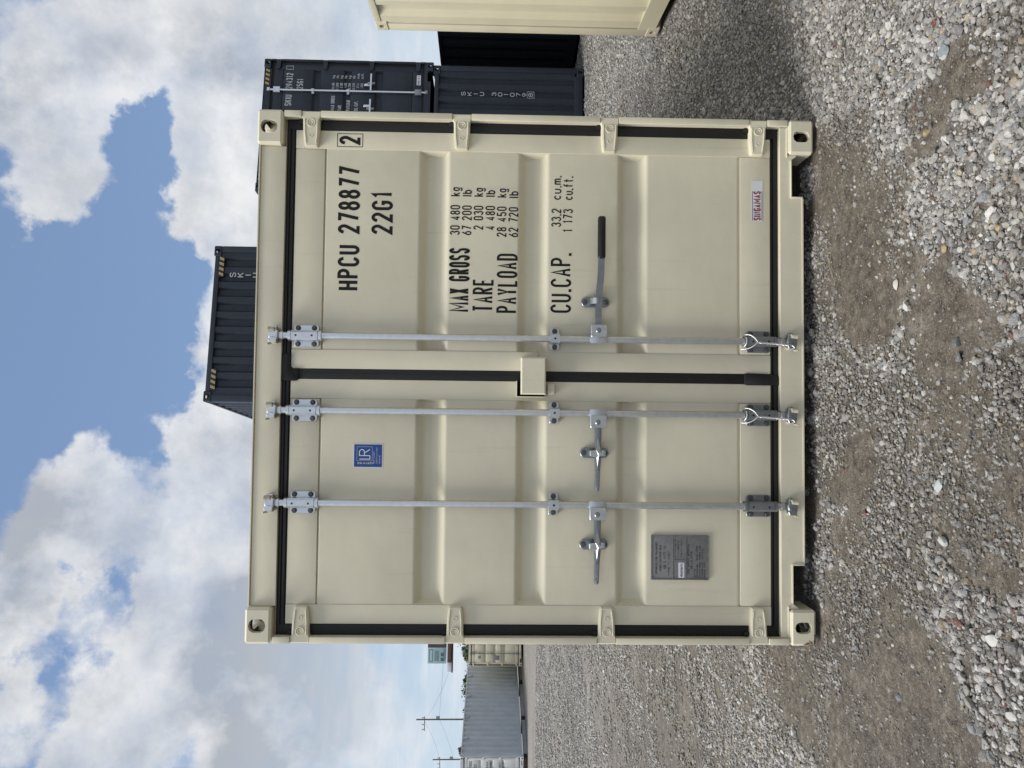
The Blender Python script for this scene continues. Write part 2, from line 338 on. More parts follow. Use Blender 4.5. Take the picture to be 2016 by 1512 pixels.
def lettering(name, lines, w, th, mat, parent):
    for l_ in lines: o = text_mesh([l_], w, th).obj(name, mat, parent, None, fix=False)
    return o

# ------------------------------------------------------------------ container parts
HW = 1.219
def hole_pt(cx, cz, hx, hz, r, ang):
    dx, dz = math.cos(ang), math.sin(ang); lo, hi = 0., .2
    for _ in range(30):
        t = (lo+hi)/2; qx = abs(dx*t)-(hx-r); qz = abs(dz*t)-(hz-r)
        sd_ = math.hypot(max(qx, 0), max(qz, 0))+min(max(qx, qz), 0)-r
        if sd_ > 0: hi = t
        else: lo = t
    return cx+dx*lo, cz+dz*lo
def casting_mesh(sx, front, top, H, L):
    """a hollow corner casting with its three apertures"""
    bx = [0, .162, 0, .178, 0, .118]; T = .026; M = 6
    holes = {0: (.081, .059 if not top else .055, .026 if not top else .031, .039, .0255 if not top else .030),  # end face, plane y=0: coords (x, z)
             1: (.089, .059, .031, .026, .024),   # side face, plane x=0: coords (y, z)
             2: (.081, .089, .031, .055, .028)}   # top or bottom, plane z=0: coords (x, y)
    bm = bmesh.new()
    def rect(a0, a1, b0, b1):
        p = []
        for k in range(M): p.append((a0+(a1-a0)*k/M, b0))
        for k in range(M): p.append((a1, b0+(b1-b0)*k/M))
        for k in range(M): p.append((a1-(a1-a0)*k/M, b1))
        for k in range(M): p.append((a0, b1-(b1-b0)*k/M))
        return p
    B_ = .011; keys = {}
    faces = [(1, 0, 2, bx[2], 0, 1), (1, 0, 2, bx[3], None, -1), (0, 1, 2, bx[0], 1, 1), (0, 1, 2, bx[1], None, -1), (2, 0, 1, bx[4], 2, 1), (2, 0, 1, bx[5], None, -1)]
    edges_ = {}
    for fi, (ax, a, c, pos, hk, sgn) in enumerate(faces):
        def V(pa, pb, d):
            co = [0, 0, 0]; co[a] = pa; co[c] = pb; co[ax] = pos+sgn*d; return bm.verts.new(co)
        o0 = rect(bx[2*a], bx[2*a+1], bx[2*c], bx[2*c+1]); o = rect(bx[2*a]+B_, bx[2*a+1]-B_, bx[2*c]+B_, bx[2*c+1]-B_); i = rect(bx[2*a]+T, bx[2*a+1]-T, bx[2*c]+T, bx[2*c+1]-T)
        vo = [V(*p, 0) for p in o]; vi = [V(*p, T) for p in i]; n = len(o); kk = []
        for p, v in zip(o0, vo):
            co = [0, 0, 0]; co[a] = p[0]; co[c] = p[1]; co[ax] = pos; key = tuple(round(q_*1e4) for q_ in co); kk.append(key); keys.setdefault(key, []).append(v)
        for k in range(n): edges_.setdefault(frozenset((kk[k], kk[(k+1) % n])), []).append({kk[k]: vo[k], kk[(k+1) % n]: vo[(k+1) % n]})
        if hk is None:
            bm.faces.new(vo); bm.faces.new(vi).material_index = 1
        else:
            cx, cz, hx, hz, r = holes[hk]
            hp = [hole_pt(cx, cz, hx, hz, r, math.atan2(p[1]-cz, p[0]-cx)) for p in o]
            vh = [V(*p, 0) for p in hp]; vh2 = [V(*p, T) for p in hp]
            for k in range(n):
                j = (k+1) % n
                bm.faces.new((vo[k], vo[j], vh[j], vh[k])); bm.faces.new((vh[k], vh[j], vh2[j], vh2[k])); bm.faces.new((vh2[k], vh2[j], vi[j], vi[k])).material_index = 1
    for e_, L2 in edges_.items():
        if len(L2) == 2:
            k1, k2 = tuple(e_); bm.faces.new((L2[0][k1], L2[0][k2], L2[1][k2], L2[1][k1]))
    for key, vs in keys.items():
        if len(vs) == 3: bm.faces.new(vs)
    bmesh.ops.remove_doubles(bm, verts=bm.verts, dist=1e-5)
    for v in bm.verts:
        x, y, z = v.co
        v.co = (sx*(HW-x), y if front else L-y, (H-z) if top else z)
    bmesh.ops.recalc_face_normals(bm, faces=bm.faces)
    me = bpy.data.meshes.new('corner_casting'); bm.to_mesh(me); bm.free(); return me
def castings(root, H, L, mat):
    for sx in (1, -1):
        for fr in (True, False):
            for tp in (True, False):
                cm = casting_mesh(sx, fr, tp, H, L); cm.materials.append(mat); cm.materials.append(M_inner_shade); link('corner_casting', cm, None, root, 35)
def corr_wall(axis_len, depth, fl, sl, start, end):
    """points along a corrugated sheet: (distance, depth)"""
    p = [(start, 0)]; x = start+.03
    while x+2*(fl+sl) < end-.03:
        p += [(x+fl, 0), (x+fl+sl, depth), (x+2*fl+sl, depth), (x+2*fl+2*sl, 0)]; x += 2*(fl+sl)
    p.append((end, 0)); return p
def body(root, H, L, mat, railmat=None, back_wall=True, inside=None, fl=.072, sl=.068, dep=.036):
    railmat = railmat or mat; inside = inside or M_inner_shade
    for s in (1, -1):
        g = G(); pr = corr_wall(L, dep, fl, sl, .15, L-.15)
        vs = []; 
        for (y, d) in pr: vs += [(s*(HW-.012-d), y, .16), (s*(HW-.012-d), y, H-.055)]
        g.add(vs, [(2*i, 2*i+1, 2*i+3, 2*i+2) for i in range(len(pr)-1)])
        g.obj('side_wall', mat, root, None)
        G().box(s*(HW-.004), s*(HW-.064), .12, L-.12, H-.062, H-.004, .006).obj('top_rail', railmat, root)
        g = G(); g.box(s*(HW-.004), s*(HW-.012), .12, L-.12, .045, .20); g.box(s*(HW-.012), s*(HW-.05), .12, L-.12, .045, .052); g.box(s*(HW-.012), s*(HW-.05), .12, L-.12, .192, .20)
        g.obj('bottom_rail', mat, root)
    g = G(); vs = []; pr = corr_wall(L, -.02, .14, .035, .14, L-.14)
    for (y, d) in pr: vs += [(-HW+.05, y, H-.035-abs(d)), (HW-.05, y, H-.035-abs(d))]
    g.add(vs, [(2*i, 2*i+1, 2*i+3, 2*i+2) for i in range(len(pr)-1)]); g.obj('roof', mat, root, None)
    g = G(); g.box(-HW+.055, HW-.055, .18, L-.02, .165, .19)
    y = .35
    while y < L-.2: g.box(-HW+.055, HW-.055, y, y+.045, .06, .165); y += .42
    g.obj('floor_frame', M_under_shade, root)
    if back_wall: endwall(root, H, L, mat, back=True)
def endwall(root, H, L, mat, back=False):
    """corrugated front wall with its frame"""
    Y = (lambda y: L-y) if back else (lambda y: y)
    for s in (1, -1): G().box(s*HW-s*.003, s*(HW-.10), Y(.004), Y(.14), .118, H-.118, .008).obj('corner_post', mat, root)
    G().box(-HW+.16, HW-.16, Y(.006), Y(.07), H-.095, H-.022, .006).obj('end_header', mat, root)
    G().box(-HW+.16, HW-.16, Y(.006), Y(.07), .02, .165, .006).obj('end_sill', mat, root)
    g = G(); vs = []; p = [(-HW+.10, 0)]; x = -HW+.125
    while x+.236 < HW-.10:
        p += [(x+.088, 0), (x+.118, .045), (x+.206, .045), (x+.236, 0)]; x += .236
    p.append((HW-.10, 0))
    for (x, d) in p: vs += [(x, Y(.022+d), .15), (x, Y(.022+d), H-.08)]
    g.add(vs, [(2*i, 2*i+1, 2*i+3, 2*i+2) for i in range(len(p)-1)]); g.obj('end_wall', mat, root, None)

def fillet(P, r=.012, n=4):
    out = [P[0]]
    for i in range(1, len(P)-1):
        a, c, e = Vector(P[i-1]), Vector(P[i]), Vector(P[i+1])
        d1 = (a-c); d2 = (e-c); rr = min(r, d1.length*.45, d2.length*.45)
        p1 = c+d1.normalized()*rr; p2 = c+d2.normalized()*rr
        for k in range(n+1):
            t = k/n; q_ = p1*(1-t)**2+c*2*t*(1-t)+p2*t*t; out.append((q_.x, q_.y))
    out.append(P[-1]); return out
DOOR_Z = dict(b=((1.841, 1.811, 1.737, 1.708), (1.377, 1.347, 1.273, 1.243), (.910, .880, .806, .777)))
def door_leaf(root, s, H, mat, detail=True):
    top = H-.169; sc = lambda z: .191+(z-.191)*(top-.191)/(2.422-.191)
    u0, p0, p1, u1 = .024, .113, 1.052, 1.139
    g = G()
    def bx(a, c, y0, y1, z0, z1, bv=.003): g.box(s*a, s*c, y0, y1, z0, z1, bv)
    bx(u0, p0, .045, .095, .191, top); bx(p1, u1, .045, .095, .191, top)
    bx(p0+.0015, p1-.0015, .0462, .095, sc(2.287), top-.0005); bx(p0+.0015, p1-.0015, .0462, .095, .1915, sc(.334))
    P = [(sc(2.287), .058), (sc(2.283), .058), (sc(2.279), .0478)]
    for a, b2, c, d in DOOR_Z['b']: P += [(sc(a), .0478), (sc(b2), .086), (sc(c), .086), (sc(d), .0478)]
    P += [(sc(.345), .0478), (sc(.334), .056)]
    P = fillet(P, .011 if detail else .001, 4 if detail else 1)
    vs = []; n = len(P)
    for z, w in P:
        k = max(0, w-.0478)/.042 if .36 < z < sc(2.27) else 0
        vs += [(s*p0, .0478, z), (s*(p0+.004*k), w, z), (s*(p1-.020*k), w, z), (s*p1, .0478, z)]
    fs = []
    for i in range(n-1):
        for j in range(3): fs.append((4*i+j, 4*i+j+1, 4*i+j+5, 4*i+j+4))
    g.add(vs, fs)
    d = g.obj('door', mat, root, 40)
    return d
def gasket_strips(root, H, mat=None):
    top = H-.128; mat = mat or M_rubber
    g = G()
    g.box(-1.186, 1.186, .050, .07, H-.171, top+.002)
    for a, c in ((.006, .017), (.023, .036)): g.box(-1.180, 1.180, .042, .052, top-c, top-a, .004)
    g.box(-1.186, 1.186, .056, .075, .154, .193)
    g.box(-1.180, 1.180, .043, .06, .1575, .178, .004); g.box(-1.13, 1.13, .0445, .06, .183, .190, .003)
    for s in (1, -1):
        g.box(s*1.139, s*1.189, .048, .07, .156, top); g.box(s*1.1405, s*1.1865, .0425, .06, .17, top-.01, .004)
    g.obj('door_gasket', mat, root, 40)
    g = G(); g.box(-.024, .024, .043, .07, .192, H-.171, .006); g.box(-.004, .004, .0418, .05, .2, H-.18, .001)
    g.obj('center_gasket', mat, root, 40)
def bolt_mesh():
    g = G(); g.prism(disc(0, 0, .0125, 14), -.002, .0); g.prism(disc(0, 0, .0105, 6, .3), -.009, -.002, .0012); 
    me = bpy.data.meshes.new('bolt'); me.from_pydata(g.v, [], g.f); me.materials.append(M_bolt); return me
BOLT = bolt_mesh()
def bolt(parent, u, w, z, rot=0.):
    o = bpy.data.objects.new('bolt', BOLT); COL.objects.link(o); o.parent = parent; o.location = (u, w, z); o.rotation_euler = (0, rot, 0); return o
def bearing(parent, u, zc, mat, flip=1, holes=True):
    """plate, faceted sleeve over the rod, end collars"""
    g = G(); g.prism(rounded(u, zc, .050, .058, .013), .037, .0445, .0015)
    z0, z1 = zc-.060, zc+.060
    for (h, r, za, zb) in ((0, 1.0, z0, z1),):
        prof = [(-.0235, .037), (-.0225, .004), (-.013, -.0055), (.013, -.0055), (.0225, .004), (.0235, .037)]
        vs = [(u+a, w, z) for z in (za, zb) for a, w in prof]; k = len(prof)
        g.add(vs, [(i, i+1, k+i+1, k+i) for i in range(k-1)]+[tuple(range(k)), tuple(range(2*k-1, k-1, -1))])
    for za in (z0-.016, z1+.002): g.tube([(u, .018, za), (u, .018, za+.014)], .0245, 18)
    o = g.obj('bearing_bracket', mat, parent, 30)
    if holes:
        for dz in (-.035, .038): G().prism(disc(u-.001, zc+dz, .0048, 12), -.0063, -.0050).obj('grease_hole', M_black, parent)
    for sx in (-1, 1):
        for dz in (-.037, .037): bolt(parent, u+sx*.037, .0372, zc+dz, random.uniform(0, 1))
def lock_rod(root, u, H, mat, mat2, mkeep, detail=True, handle=None, parent_cam=True):
    top = H-.169; dz = H-2.591
    g = G(); g.tube([(u, .018, .30), (u, .018, 2.30+dz)], .0163, 20)
    g.tube([(u, .018, .125), (u, .018, .30)], .0160, 18); g.tube([(u, .018, 2.30+dz), (u, .018, 2.490+dz)], .0160, 18)
    g.tube([(u, .018, .145), (u, .018, .156)], .0195, 18); g.tube([(u, .018, 2.452+dz), (u, .018, 2.463+dz)], .0195, 18)
    rod = g.obj('lock_rod', mat, root, 40)
    if detail:
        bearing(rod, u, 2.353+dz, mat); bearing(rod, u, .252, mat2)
    else:
        for zc, mm in ((2.353+dz, mat), (.252, mat2)): G().box(u-.05, u+.05, .0, .044, zc-.058, zc+.058, .004).obj('bearing_bracket', mm, rod)
    for zc in ([1.206] if detail and dz == 0 else [1.45, 2.05]):
        g = G(); g.prism(rounded(u, zc, .049, .022, .008), .037, .0445, .0015)
        prof = [(-.024, .037), (-.0225, .002), (-.018, -.004), (.018, -.004), (.0225, .002), (.024, .037)]; k = 6
        g.add([(u+a, w, z) for z in (zc-.0225, zc+.0225) for a, w in prof], [(i, i+1, k+i+1, k+i) for i in range(k-1)]+[tuple(range(k)), tuple(range(2*k-1, k-1, -1))])
        g.obj('guide_bracket', mat, rod, 30)
        if detail:
            G().prism(disc(u, zc, .0052, 12), -.0049, -.0035).obj('grease_hole', M_black, rod)
            bolt(rod, u-.037, .0372, zc, .2); bolt(rod, u+.037, .0372, zc, .7)
    # cams and keepers at both ends
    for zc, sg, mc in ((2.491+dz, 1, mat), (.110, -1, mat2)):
        if detail:
            g = G()
            g.tube([(u, .018, zc-sg*.030), (u, .018, zc+sg*.020)], [.017, .0185], 14)
            g.prism([(u-.020, zc-.020), (u+.018, zc-.022), (u+.026, zc-.006), (u+.022, zc+.016), (u+.006, zc+.024), (u-.014, zc+.020), (u-.026, zc+.004)], -.012, .024, .004)
            g.prism([(u-.006, zc-.012), (u+.010, zc-.010), (u+.038, zc-sg*.002-.012), (u+.041, zc-sg*.002+.010), (u+.020, zc+.018), (u-.004, zc+.014)], -.004, .016, .003)
            g.prism([(u-.034, zc-.016), (u-.014, zc-.019), (u-.008, zc+.006), (u-.020, zc+.024), (u-.036, zc+.018)], -.017, .010, .003)
            g.obj('cam', mc, rod, 30)
            k = G(); k.prism(rounded(u, zc, .036, .025, .006), .019 if sg < 0 else .026, .034, .002)
            k.box(u+.013, u+.036, -.010, .026, zc+.006*sg-.014, zc+.006*sg+.014, .007)
            k.tube([(u+.024, -.016, zc-sg*.006), (u+.024, -.016, zc+sg*.020)], [.009, .0125], 12)
            k.box(u-.040, u-.014, -.012, .026, zc-.004*sg-.013, zc-.004*sg+.016, .007)
            k.tube([(u-.038, .000, zc+sg*.008), (u-.043, -.012, zc+sg*.026)], [.006, .004], 8)
            k.obj('cam_keeper', mkeep, root, 30)
        else:
            G().box(u-.03, u+.03, -.005, .03, zc-.025, zc+.025, .006).obj('cam', mc, rod)
    return rod
def stadium(cx, cz, hx, hz, n=8): return rounded(cx, cz, hx, hz, min(hx, hz)-.0005, n)
def handle_set(root, rod, u, s, mat, mat2, grip_black, z=1.005, uret=None, uend=None):
    """hub on the rod, swinging bar, catch on the door"""
    g = G(); zc = z
    g.prism(rounded(u+s*.0375, zc, .0285, .037, .006), -.012, -.004, .002)
    g.prism(rounded(u+s*.0375, zc, .026, .035, .004), .020, .028, .001); g.box(u-.0195, u+.0195, -.0035, .02, zc-.04, zc+.04, .003)
    g.box(u+s*.012, u+s*.022, -.008, .022, zc-.037, zc+.037, .002)
    g.obj('handle_hub', mat, rod, 30)
    b_ = G(); b_.prism(disc(u+s*.040, zc+.004, .0125, 16), -.0165, -.011, .004); b_.obj('hub_rivet', M_galvd, rod, 40)
    h = root
    if grip_black:
        g = G(); P = [(.20, .002), (.33, .003), (.40, -.001), (.45, -.006), (.50, -.0085), (.575, -.010)]
        vs = []
        for uu, dz in P: vs += [(uu, -.004, zc+dz-.0150), (uu, -.004, zc+dz+.0150), (uu, .006, zc+dz+.0150), (uu, .006, zc+dz-.0150)]
        n = len(P); g.add(vs, [(4*i+j, 4*i+(j+1) % 4, 4*i+4+(j+1) % 4, 4*i+4+j) for i in range(n-1) for j in range(4)]+[(0, 1, 2, 3), (4*n-1, 4*n-2, 4*n-3, 4*n-4)])
        bar = g.obj('handle', mat2, root, 30)
        g = G(); g.prism(rounded(.646, zc-.0105, .099, .0172, .010, 5), -.010, .0125, .005); g.obj('grip', M_grip, bar, 50)
        ur = .350
    else:
        e = u+s*.355; g = G()
        P = [(.04, .0155, .004), (.10, .0160, .004), (.145, .0140, .004), (.175, .0155, .005), (.21, .015, .0055), (.245, .0125, .006), (.26, .0118, .006), (.345, .0112, .006), (.355, .008, .004)]
        vs = []
        for d_, hh, tt in P:
            zz = zc-.0+(.001 if d_ < .2 else .004*(d_-.2)/.15+.001)
            vs += [(u+s*d_, .004-tt, zz-hh), (u+s*d_, .001-tt, zz-hh*.2), (u+s*d_, .004-tt, zz+hh), (u+s*d_, .008, zz+hh), (u+s*d_, .008, zz-hh)]
        n = len(P); g.add(vs, [(5*i+j, 5*i+(j+1) % 5, 5*i+5+(j+1) % 5, 5*i+5+j) for i in range(n-1) for j in range(5)]+[(0, 1, 2, 3, 4), tuple(5*n-1-k for k in range(5))])
        bar = g.obj('handle', mat2, root, 30)
        # twisted blade wrapped along the bar
        g = G()
        g.add([(u+s*.105, -.004, zc+.004), (u+s*.165, -.018, zc+.012), (u+s*.185, -.022, zc-.001), (u+s*.245, -.006, zc+.004), (u+s*.165, -.008, zc-.010), (u+s*.205, -.012, zc+.009)],
              [(0, 1, 2), (0, 2, 4), (1, 5, 2), (2, 5, 3), (2, 3, 4)])
        for k in range(9):
            q_ = .262+.009*k; g.tube([(u+s*q_, -.0035, zc-.004), (u+s*(q_+.007), -.0065, zc+.010)], .0016, 5)
            g.tube([(u+s*(q_+.007), -.0035, zc-.004), (u+s*q_, -.0062, zc+.010)], .0014, 5)
        g.obj('knurled_grip', M_galv, bar, 30)
        ur = u+s*.182
    # catch
    g = G(); g.prism(stadium(ur, zc+.013, .0235, .066), .033, .0445, .003)
    rt = g.obj('handle_catch', mat2, root, 30)
    g = G()
    if grip_black:
        vs = []; pr = [(.0440, .033), (.0400, .008), (.030, -.009), (.014, -.013), (.006, -.010), (.006, .0)]
        for d_, w in pr: vs += [(ur-.0135, w, zc+d_), (ur+.0135, w, zc+d_), (ur+.0135, w+.004, zc+d_-.003), (ur-.0135, w+.004, zc+d_-.003)]
        n = len(pr); g.add(vs, [(4*i+j, 4*i+(j+1) % 4, 4*i+4+(j+1) % 4, 4*i+4+j) for i in range(n-1) for j in range(4)]+[(0, 1, 2, 3), (4*n-1, 4*n-2, 4*n-3, 4*n-4)])
    else:
        g.prism([(ur-.012, zc-.012), (ur+.004, zc-.018), (ur+.013, zc-.004), (ur+.014, zc+.020), (ur+.011, zc+.040), (ur-.013, zc+.040), (ur-.018, zc+.012)], -.018, -.008, .004)
        g.box(ur-.012, ur+.012, -.01, .036, zc+.026, zc+.038, .003); g.box(ur-.013, ur+.013, .006, .036, zc-.036, zc-.014, .004)
    g.obj('catch_latch', M_galv, rt, 30)
    bolt(rt, ur, .033, zc+.062, .3); bolt(rt, ur, .033, zc-.036, .8)
def hinge(parent, s, z, mat, detail=True):
    g = G()
    pts = [(1.216, -.043), (1.190, -.043), (1.180, -.038), (1.12, -.037), (1.068, -.0315), (1.056, -.026), (1.054, .0), (1.056, .026), (1.068, .0315), (1.12, .037), (1.180, .038), (1.190, .043), (1.216, .043)]
    P = [(s*a, z+c) for a, c in pts]
    if s > 0: P = P[::-1]
    if detail:
        # plate leans back towards its tip
        n = len(P); fr = lambda x: .0095+max(0, (1.19-abs(x)))*.085
        cx = s*1.13
        for lay, (ins, dw) in enumerate(((.0045, 0), (0, .0045), (0, None))):
            for (x, zz) in P:
                ix = x+(cx-x)*ins/.075; iz = zz+(z-zz)*ins/.04
                g.v.append((ix, (fr(x)+dw) if dw is not None else .047, iz))
        g.f.append(tuple(range(n)))
        for L_ in (0, 1): g.f += [(L_*n+i, (L_+1)*n+i, (L_+1)*n+(i+1) % n, L_*n+(i+1) % n) for i in range(n)]
        g.m = [0]*len(g.f)
        for zz in (-.0285, .0285): g.tube([(s*1.178, fr(1.178)-.0005, z+zz), (s*1.12, fr(1.12)-.0005, z+zz*.98), (s*1.07, fr(1.07)-.0005, z+zz*.80)], .0030, 6)
        def ring(cu, r, rr):
            pts_ = [(s*cu+r*math.cos(a), fr(cu)-.0006-(s*r*math.cos(a)*s*(-.085)*0), z+r*math.sin(a)) for a in [2*math.pi*k/20 for k in range(21)]]
            g.tube(pts_, rr, 6, False)
        ring(1.163, .0175, .0028); ring(1.163, .009, .0015); ring(1.105, .0085, .0014)
        g.obj('hinge', mat, parent, 35)
        G().box(s*1.165, s*1.187, .032, .05, z+.03, z+.062, .006).obj('hinge_pin', M_rubber, parent)
    else:
        g.prism(P, .008, .04, .003); g.obj('hinge', mat, parent, 35)
def door_end(root, H, mat, detail=True, sill_notch=True):
    dz = H-2.591
    zh = [zz+dz*(k/3) for k, zz in zip((0, 1, 2, 3), (.260, .959, 1.649, 2.346))]
    for s in (1, -1):
        zs = [.122]+[a for z in zh for a in (z-.0445, z+.0445)]+[H-.122]
        g = G()
        for i in range(0, len(zs), 2): g.box(s*(HW-.002), s*1.1875, .004, .020, zs[i], zs[i+1], .004)
        g.box(s*(HW-.003), s*1.189, .022, .14, .118, H-.118); g.box(s*1.189, s*1.10, .076, .14, .118, H-.118)
        g.obj('corner_post', mat, root, 35)
    g = G(); g.box(-1.056, 1.056, .030, .12, H-.128, H-.013, .004); g.box(-1.056, 1.056, .021, .12, H-.0125, H-.0065, .0015)
    g.box(-1.188, 1.188, .058, .12, H-.1285, H-.1185)
    g.obj('door_header', mat, root, 35)
    g = G()
    half = [(.857, .0465), (.857, .1), (1.024, .1), (1.037, .094), (1.045, .08), (1.0565, .072), (1.0565, .119), (1.187, .119), (1.187, .1545)]
    P = half+[(-a, c) for a, c in half[::-1]]
    g.prism(P, .020, .036, .002)
    for s in (1, -1):
        g.box(s*.853, s*1.03, .012, .10, .0995, .1055, .002); g.box(s*.8575, s*.8515, .012, .10, .0475, .104, .002)
    g.box(-.850, .850, .0165, .10, .0445, .0505); g.box(-1.18, 1.18, .036, .10, .14, .154)
    g.obj('door_sill', mat, root, 35)
    gasket_strips(root, H)
    doors = {}
    for s in (1, -1):
        d = door_leaf(root, s, H, mat, detail); doors[s] = d
        for z in zh: hinge(d, s, z, mat, detail)
    return doors

# ------------------------------------------------------------------ the cream container in front
NC = empty('shipping_container', (.03814, 3.38701, 0), .04051, label='nearest cream container filling the picture, its closed double doors facing us', cat='container')
castings(NC, 2.591, 6.058, M_cream); body(NC, 2.591, 6.058, M_cream)
DR = door_end(NC, 2.591, M_cream)
tag(DR[1], 'right door with the container number and the weight lettering'); tag(DR[-1], 'left door with a blue sticker and a grey data plate')
# swollen gasket joint above and torn end below the middle seam
g = G(); g.prism([(.024, 2.385), (.0245, 2.412), (.032, 2.4215), (.092, 2.4225), (.092, 2.462), (.072, 2.470), (.060, 2.481), (.040, 2.4845), (-.030, 2.4845), (-.0335, 2.47), (-.0335, 2.398), (-.0255, 2.383)], .036, .05, .003); g.obj('gasket_joint', M_rubber, NC, 50)
g = G(); g.prism([(-.030, .148), (.010, .150), (.012, .158), (.024, .19), (.0275, .30), (.024, .318), (-.0245, .318), (-.0285, .30), (-.0285, .19)], .037, .05, .004); g.obj('gasket_joint', M_rubber, NC, 50)
rods = [lock_rod(NC, u, 2.591, M_galv, M_galvd, M_keeper) for u in (.1735, -.1685, -.5885)]
handle_set(NC, rods[0], .1735, 1, M_galv, M_galvd, True)
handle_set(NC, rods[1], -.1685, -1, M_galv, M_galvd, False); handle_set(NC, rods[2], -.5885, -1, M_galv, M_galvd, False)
# twisted wire ties round the feet of two rods
for rod, u in ((rods[0], .1735), (rods[1], -.1685)):
    g = G()
    g.tube([(u-.024, .012, .327), (u-.018, .002, .3235), (u-.010, -.0035, .321), (u, -.0055, .320), (u+.010, -.0035, .321), (u+.016, .0, .3225)], .0028, 8)
    g.tube([(u-.036, .02, .337), (u-.037, .010, .326), (u-.035, .0, .314), (u-.030, -.007, .302), (u-.022, -.0115, .289), (u-.013, -.0125, .279), (u-.004, -.0115, .271)], .0028, 8)
    g.tube([(u+.031, .014, .322), (u+.031, .004, .313), (u+.028, -.005, .303), (u+.021, -.010, .293), (u+.012, -.0125, .283), (u+.003, -.0125, .276), (u-.004, -.0115, .271)], .0028, 8)
    for ph in (0, math.pi):
        g.tube([(u-.006-.012*k/44+.0035*math.cos(k*.75+ph), -.012+.0035*math.sin(k*.75+ph)-.004*k/44, .272-.0036*k) for k in range(45)], .0019, 5)
    g.tube([(u-.018, -.016, .114), (u-.03, -.02, .103), (u-.036, -.012, .118), (u-.03, -.004, .14)], .0019, 5)
    g.obj('twisted_wire', M_wire, rod, 50)
# lock box over the middle seam
g = G(); g.prism([(-.086, 1.250), (.083, 1.250), (.083, 1.364), (-.086, 1.364)], -.036, .0, .006); g.box(-.086, .0825, -.030, .012, 1.3585, 1.3635); g.box(.080, .084, -.030, .045, 1.249, 1.361)
g.box(-.002, .040, -.0295, .044, 1.300, 1.355, .002); g.box(.03, .0835, .012, .044, 1.25, 1.3605, .003)
lb = g.obj('lock_box', M_cream, NC, 35)
g = G(); g.box(-.098, -.0945, -.020, .0445, 1.2515, 1.3835, .001); g.box(-.0945, -.024, -.020, .0445, 1.380, 1.3835, .001); g.obj('lock_box_collar', M_cream, NC, 35); G().box(-.0943, -.024, .040, .0446, 1.2517, 1.3798).obj('lock_box_gap_shade', M_under_shade, NC)  # last box: black panel standing in for shade in the collar gap
G().box(-.084, -.034, .012, .0445, 1.206, 1.239, .003).obj('stop_block', M_cream, NC, 35)
G().tube([(.086, .012, 1.285), (.100, .006, 1.281), (.109, .004, 1.288), (.116, .006, 1.300), (.118, .010, 1.308)], .0028, 8).obj('wire_hook', M_keeper, lb, 50)
G().prism(disc(-.02, 1.205, .0008, 4), .04, .044).obj('stop_stud', M_cream, lb)
# lettering
w = .0452
Rd, Ld = DR[1], DR[-1]
lettering('lettering', [('HPCU', .390, .601, 2.1185, .100), ('278877', .655, .972, 2.120, .101)], .0475, .148, M_letter, Rd)
lettering('lettering', [('2', 1.0745, 1.1155, 2.124, .098)], .0446, .148, M_letter, Rd)
g = G()
for (a, c, e, f_) in ((1.063, 1.0655, 2.112, 2.232), (1.1245, 1.127, 2.112, 2.232), (1.0655, 1.1245, 2.112, 2.1145), (1.0655, 1.1245, 2.2295, 2.232)): g.box(a, c, .0442, .0449, e, f_)
g.obj('lettering_frame', M_letter, Rd)
lettering('lettering', [('22G1', .655, .858, 1.967, .099)], .0475, .148, M_letter, Rd)
lettering('lettering', [('MAX GROSS', .297, .596, 1.605, .097), ('TARE', .298, .454, 1.493, .097), ('PAYLOAD', .295, .573, 1.382, .097), ('CU.CAP.', .299, .580, 1.130, .097)], .0475, .116, M_letter, Rd)
lettering('lettering', [('30 480', .657, .798, 1.654, .046), ('67 200', .657, .797, 1.599, .046), ('2 030', .684, .797, 1.545, .046), ('4 480', .684, .797, 1.490, .046), ('28 450', .652, .795, 1.436, .046), ('62 720', .651, .793, 1.381, .046),
    ('kg', .840, .883, 1.654, .046), ('lb', .840, .872, 1.599, .046), ('kg', .840, .882, 1.545, .046), ('lb', .840, .872, 1.490, .046), ('kg', .838, .881, 1.436, .046), ('lb', .836, .869, 1.381, .046),
    ('33.2', .703, .790, 1.180, .046), ('1 173', .679, .789, 1.125, .046), ('cu.m.', .832, .946, 1.180, .046), ('cu.ft.', .832, .944, 1.125, .046)], .0475, .125, M_letter, Rd)
# maker's sticker
st = G().box(.745, .941, .0444, .0450, .2265, .2790).obj('maker_sticker', M_white, Rd)
g = G(); g.box(.749, .890, .0436, .0442, .2295, .2315); g.box(.749, .890, .0436, .0442, .2740, .2760); g.obj('sticker_stripe', M_navy, Rd)
lettering('sticker_lettering', [('SINGAMAS', .750, .889, .2355, .035)], .0440, .155, M_red, Rd)
# blue certificate sticker (u -.430..-.319, z 1.992..2.129)
G().box(-.4305, -.3185, .0466, .0472, 1.9925, 2.129).obj('certificate_sticker', M_white, Ld)
G().box(-.4260, -.3230, .0458, .0464, 1.997, 2.1245).obj('sticker_field', M_blue, Ld)
g = text_mesh([('L', -.392, -.372, 2.050, .052)], .0456, .075); g2 = text_mesh([('R', -.376, -.344, 2.050, .052)], .0450, .075); g.add(g2.v, g2.f)
for (a, c, e, f_) in ((-.398, -.397, 2.041, 2.112), (-.334, -.333, 2.041, 2.112), (-.397, -.334, 2.041, 2.042), (-.397, -.334, 2.111, 2.112)): g.box(a, c, .0452, .0457, e, f_)
t3 = text_mesh([('CONTAINER', -.410, -.356, 2.030, .0065), ('CERTIFICATION', -.410, -.337, 2.017, .0065), ('SCHEME', -.410, -.372, 2.004, .0065)], .0456, .11); g.add(t3.v, t3.f)
t4 = text_mesh([('CERTIFIED', 0, .072, 0, .0085)], .0456, .17)
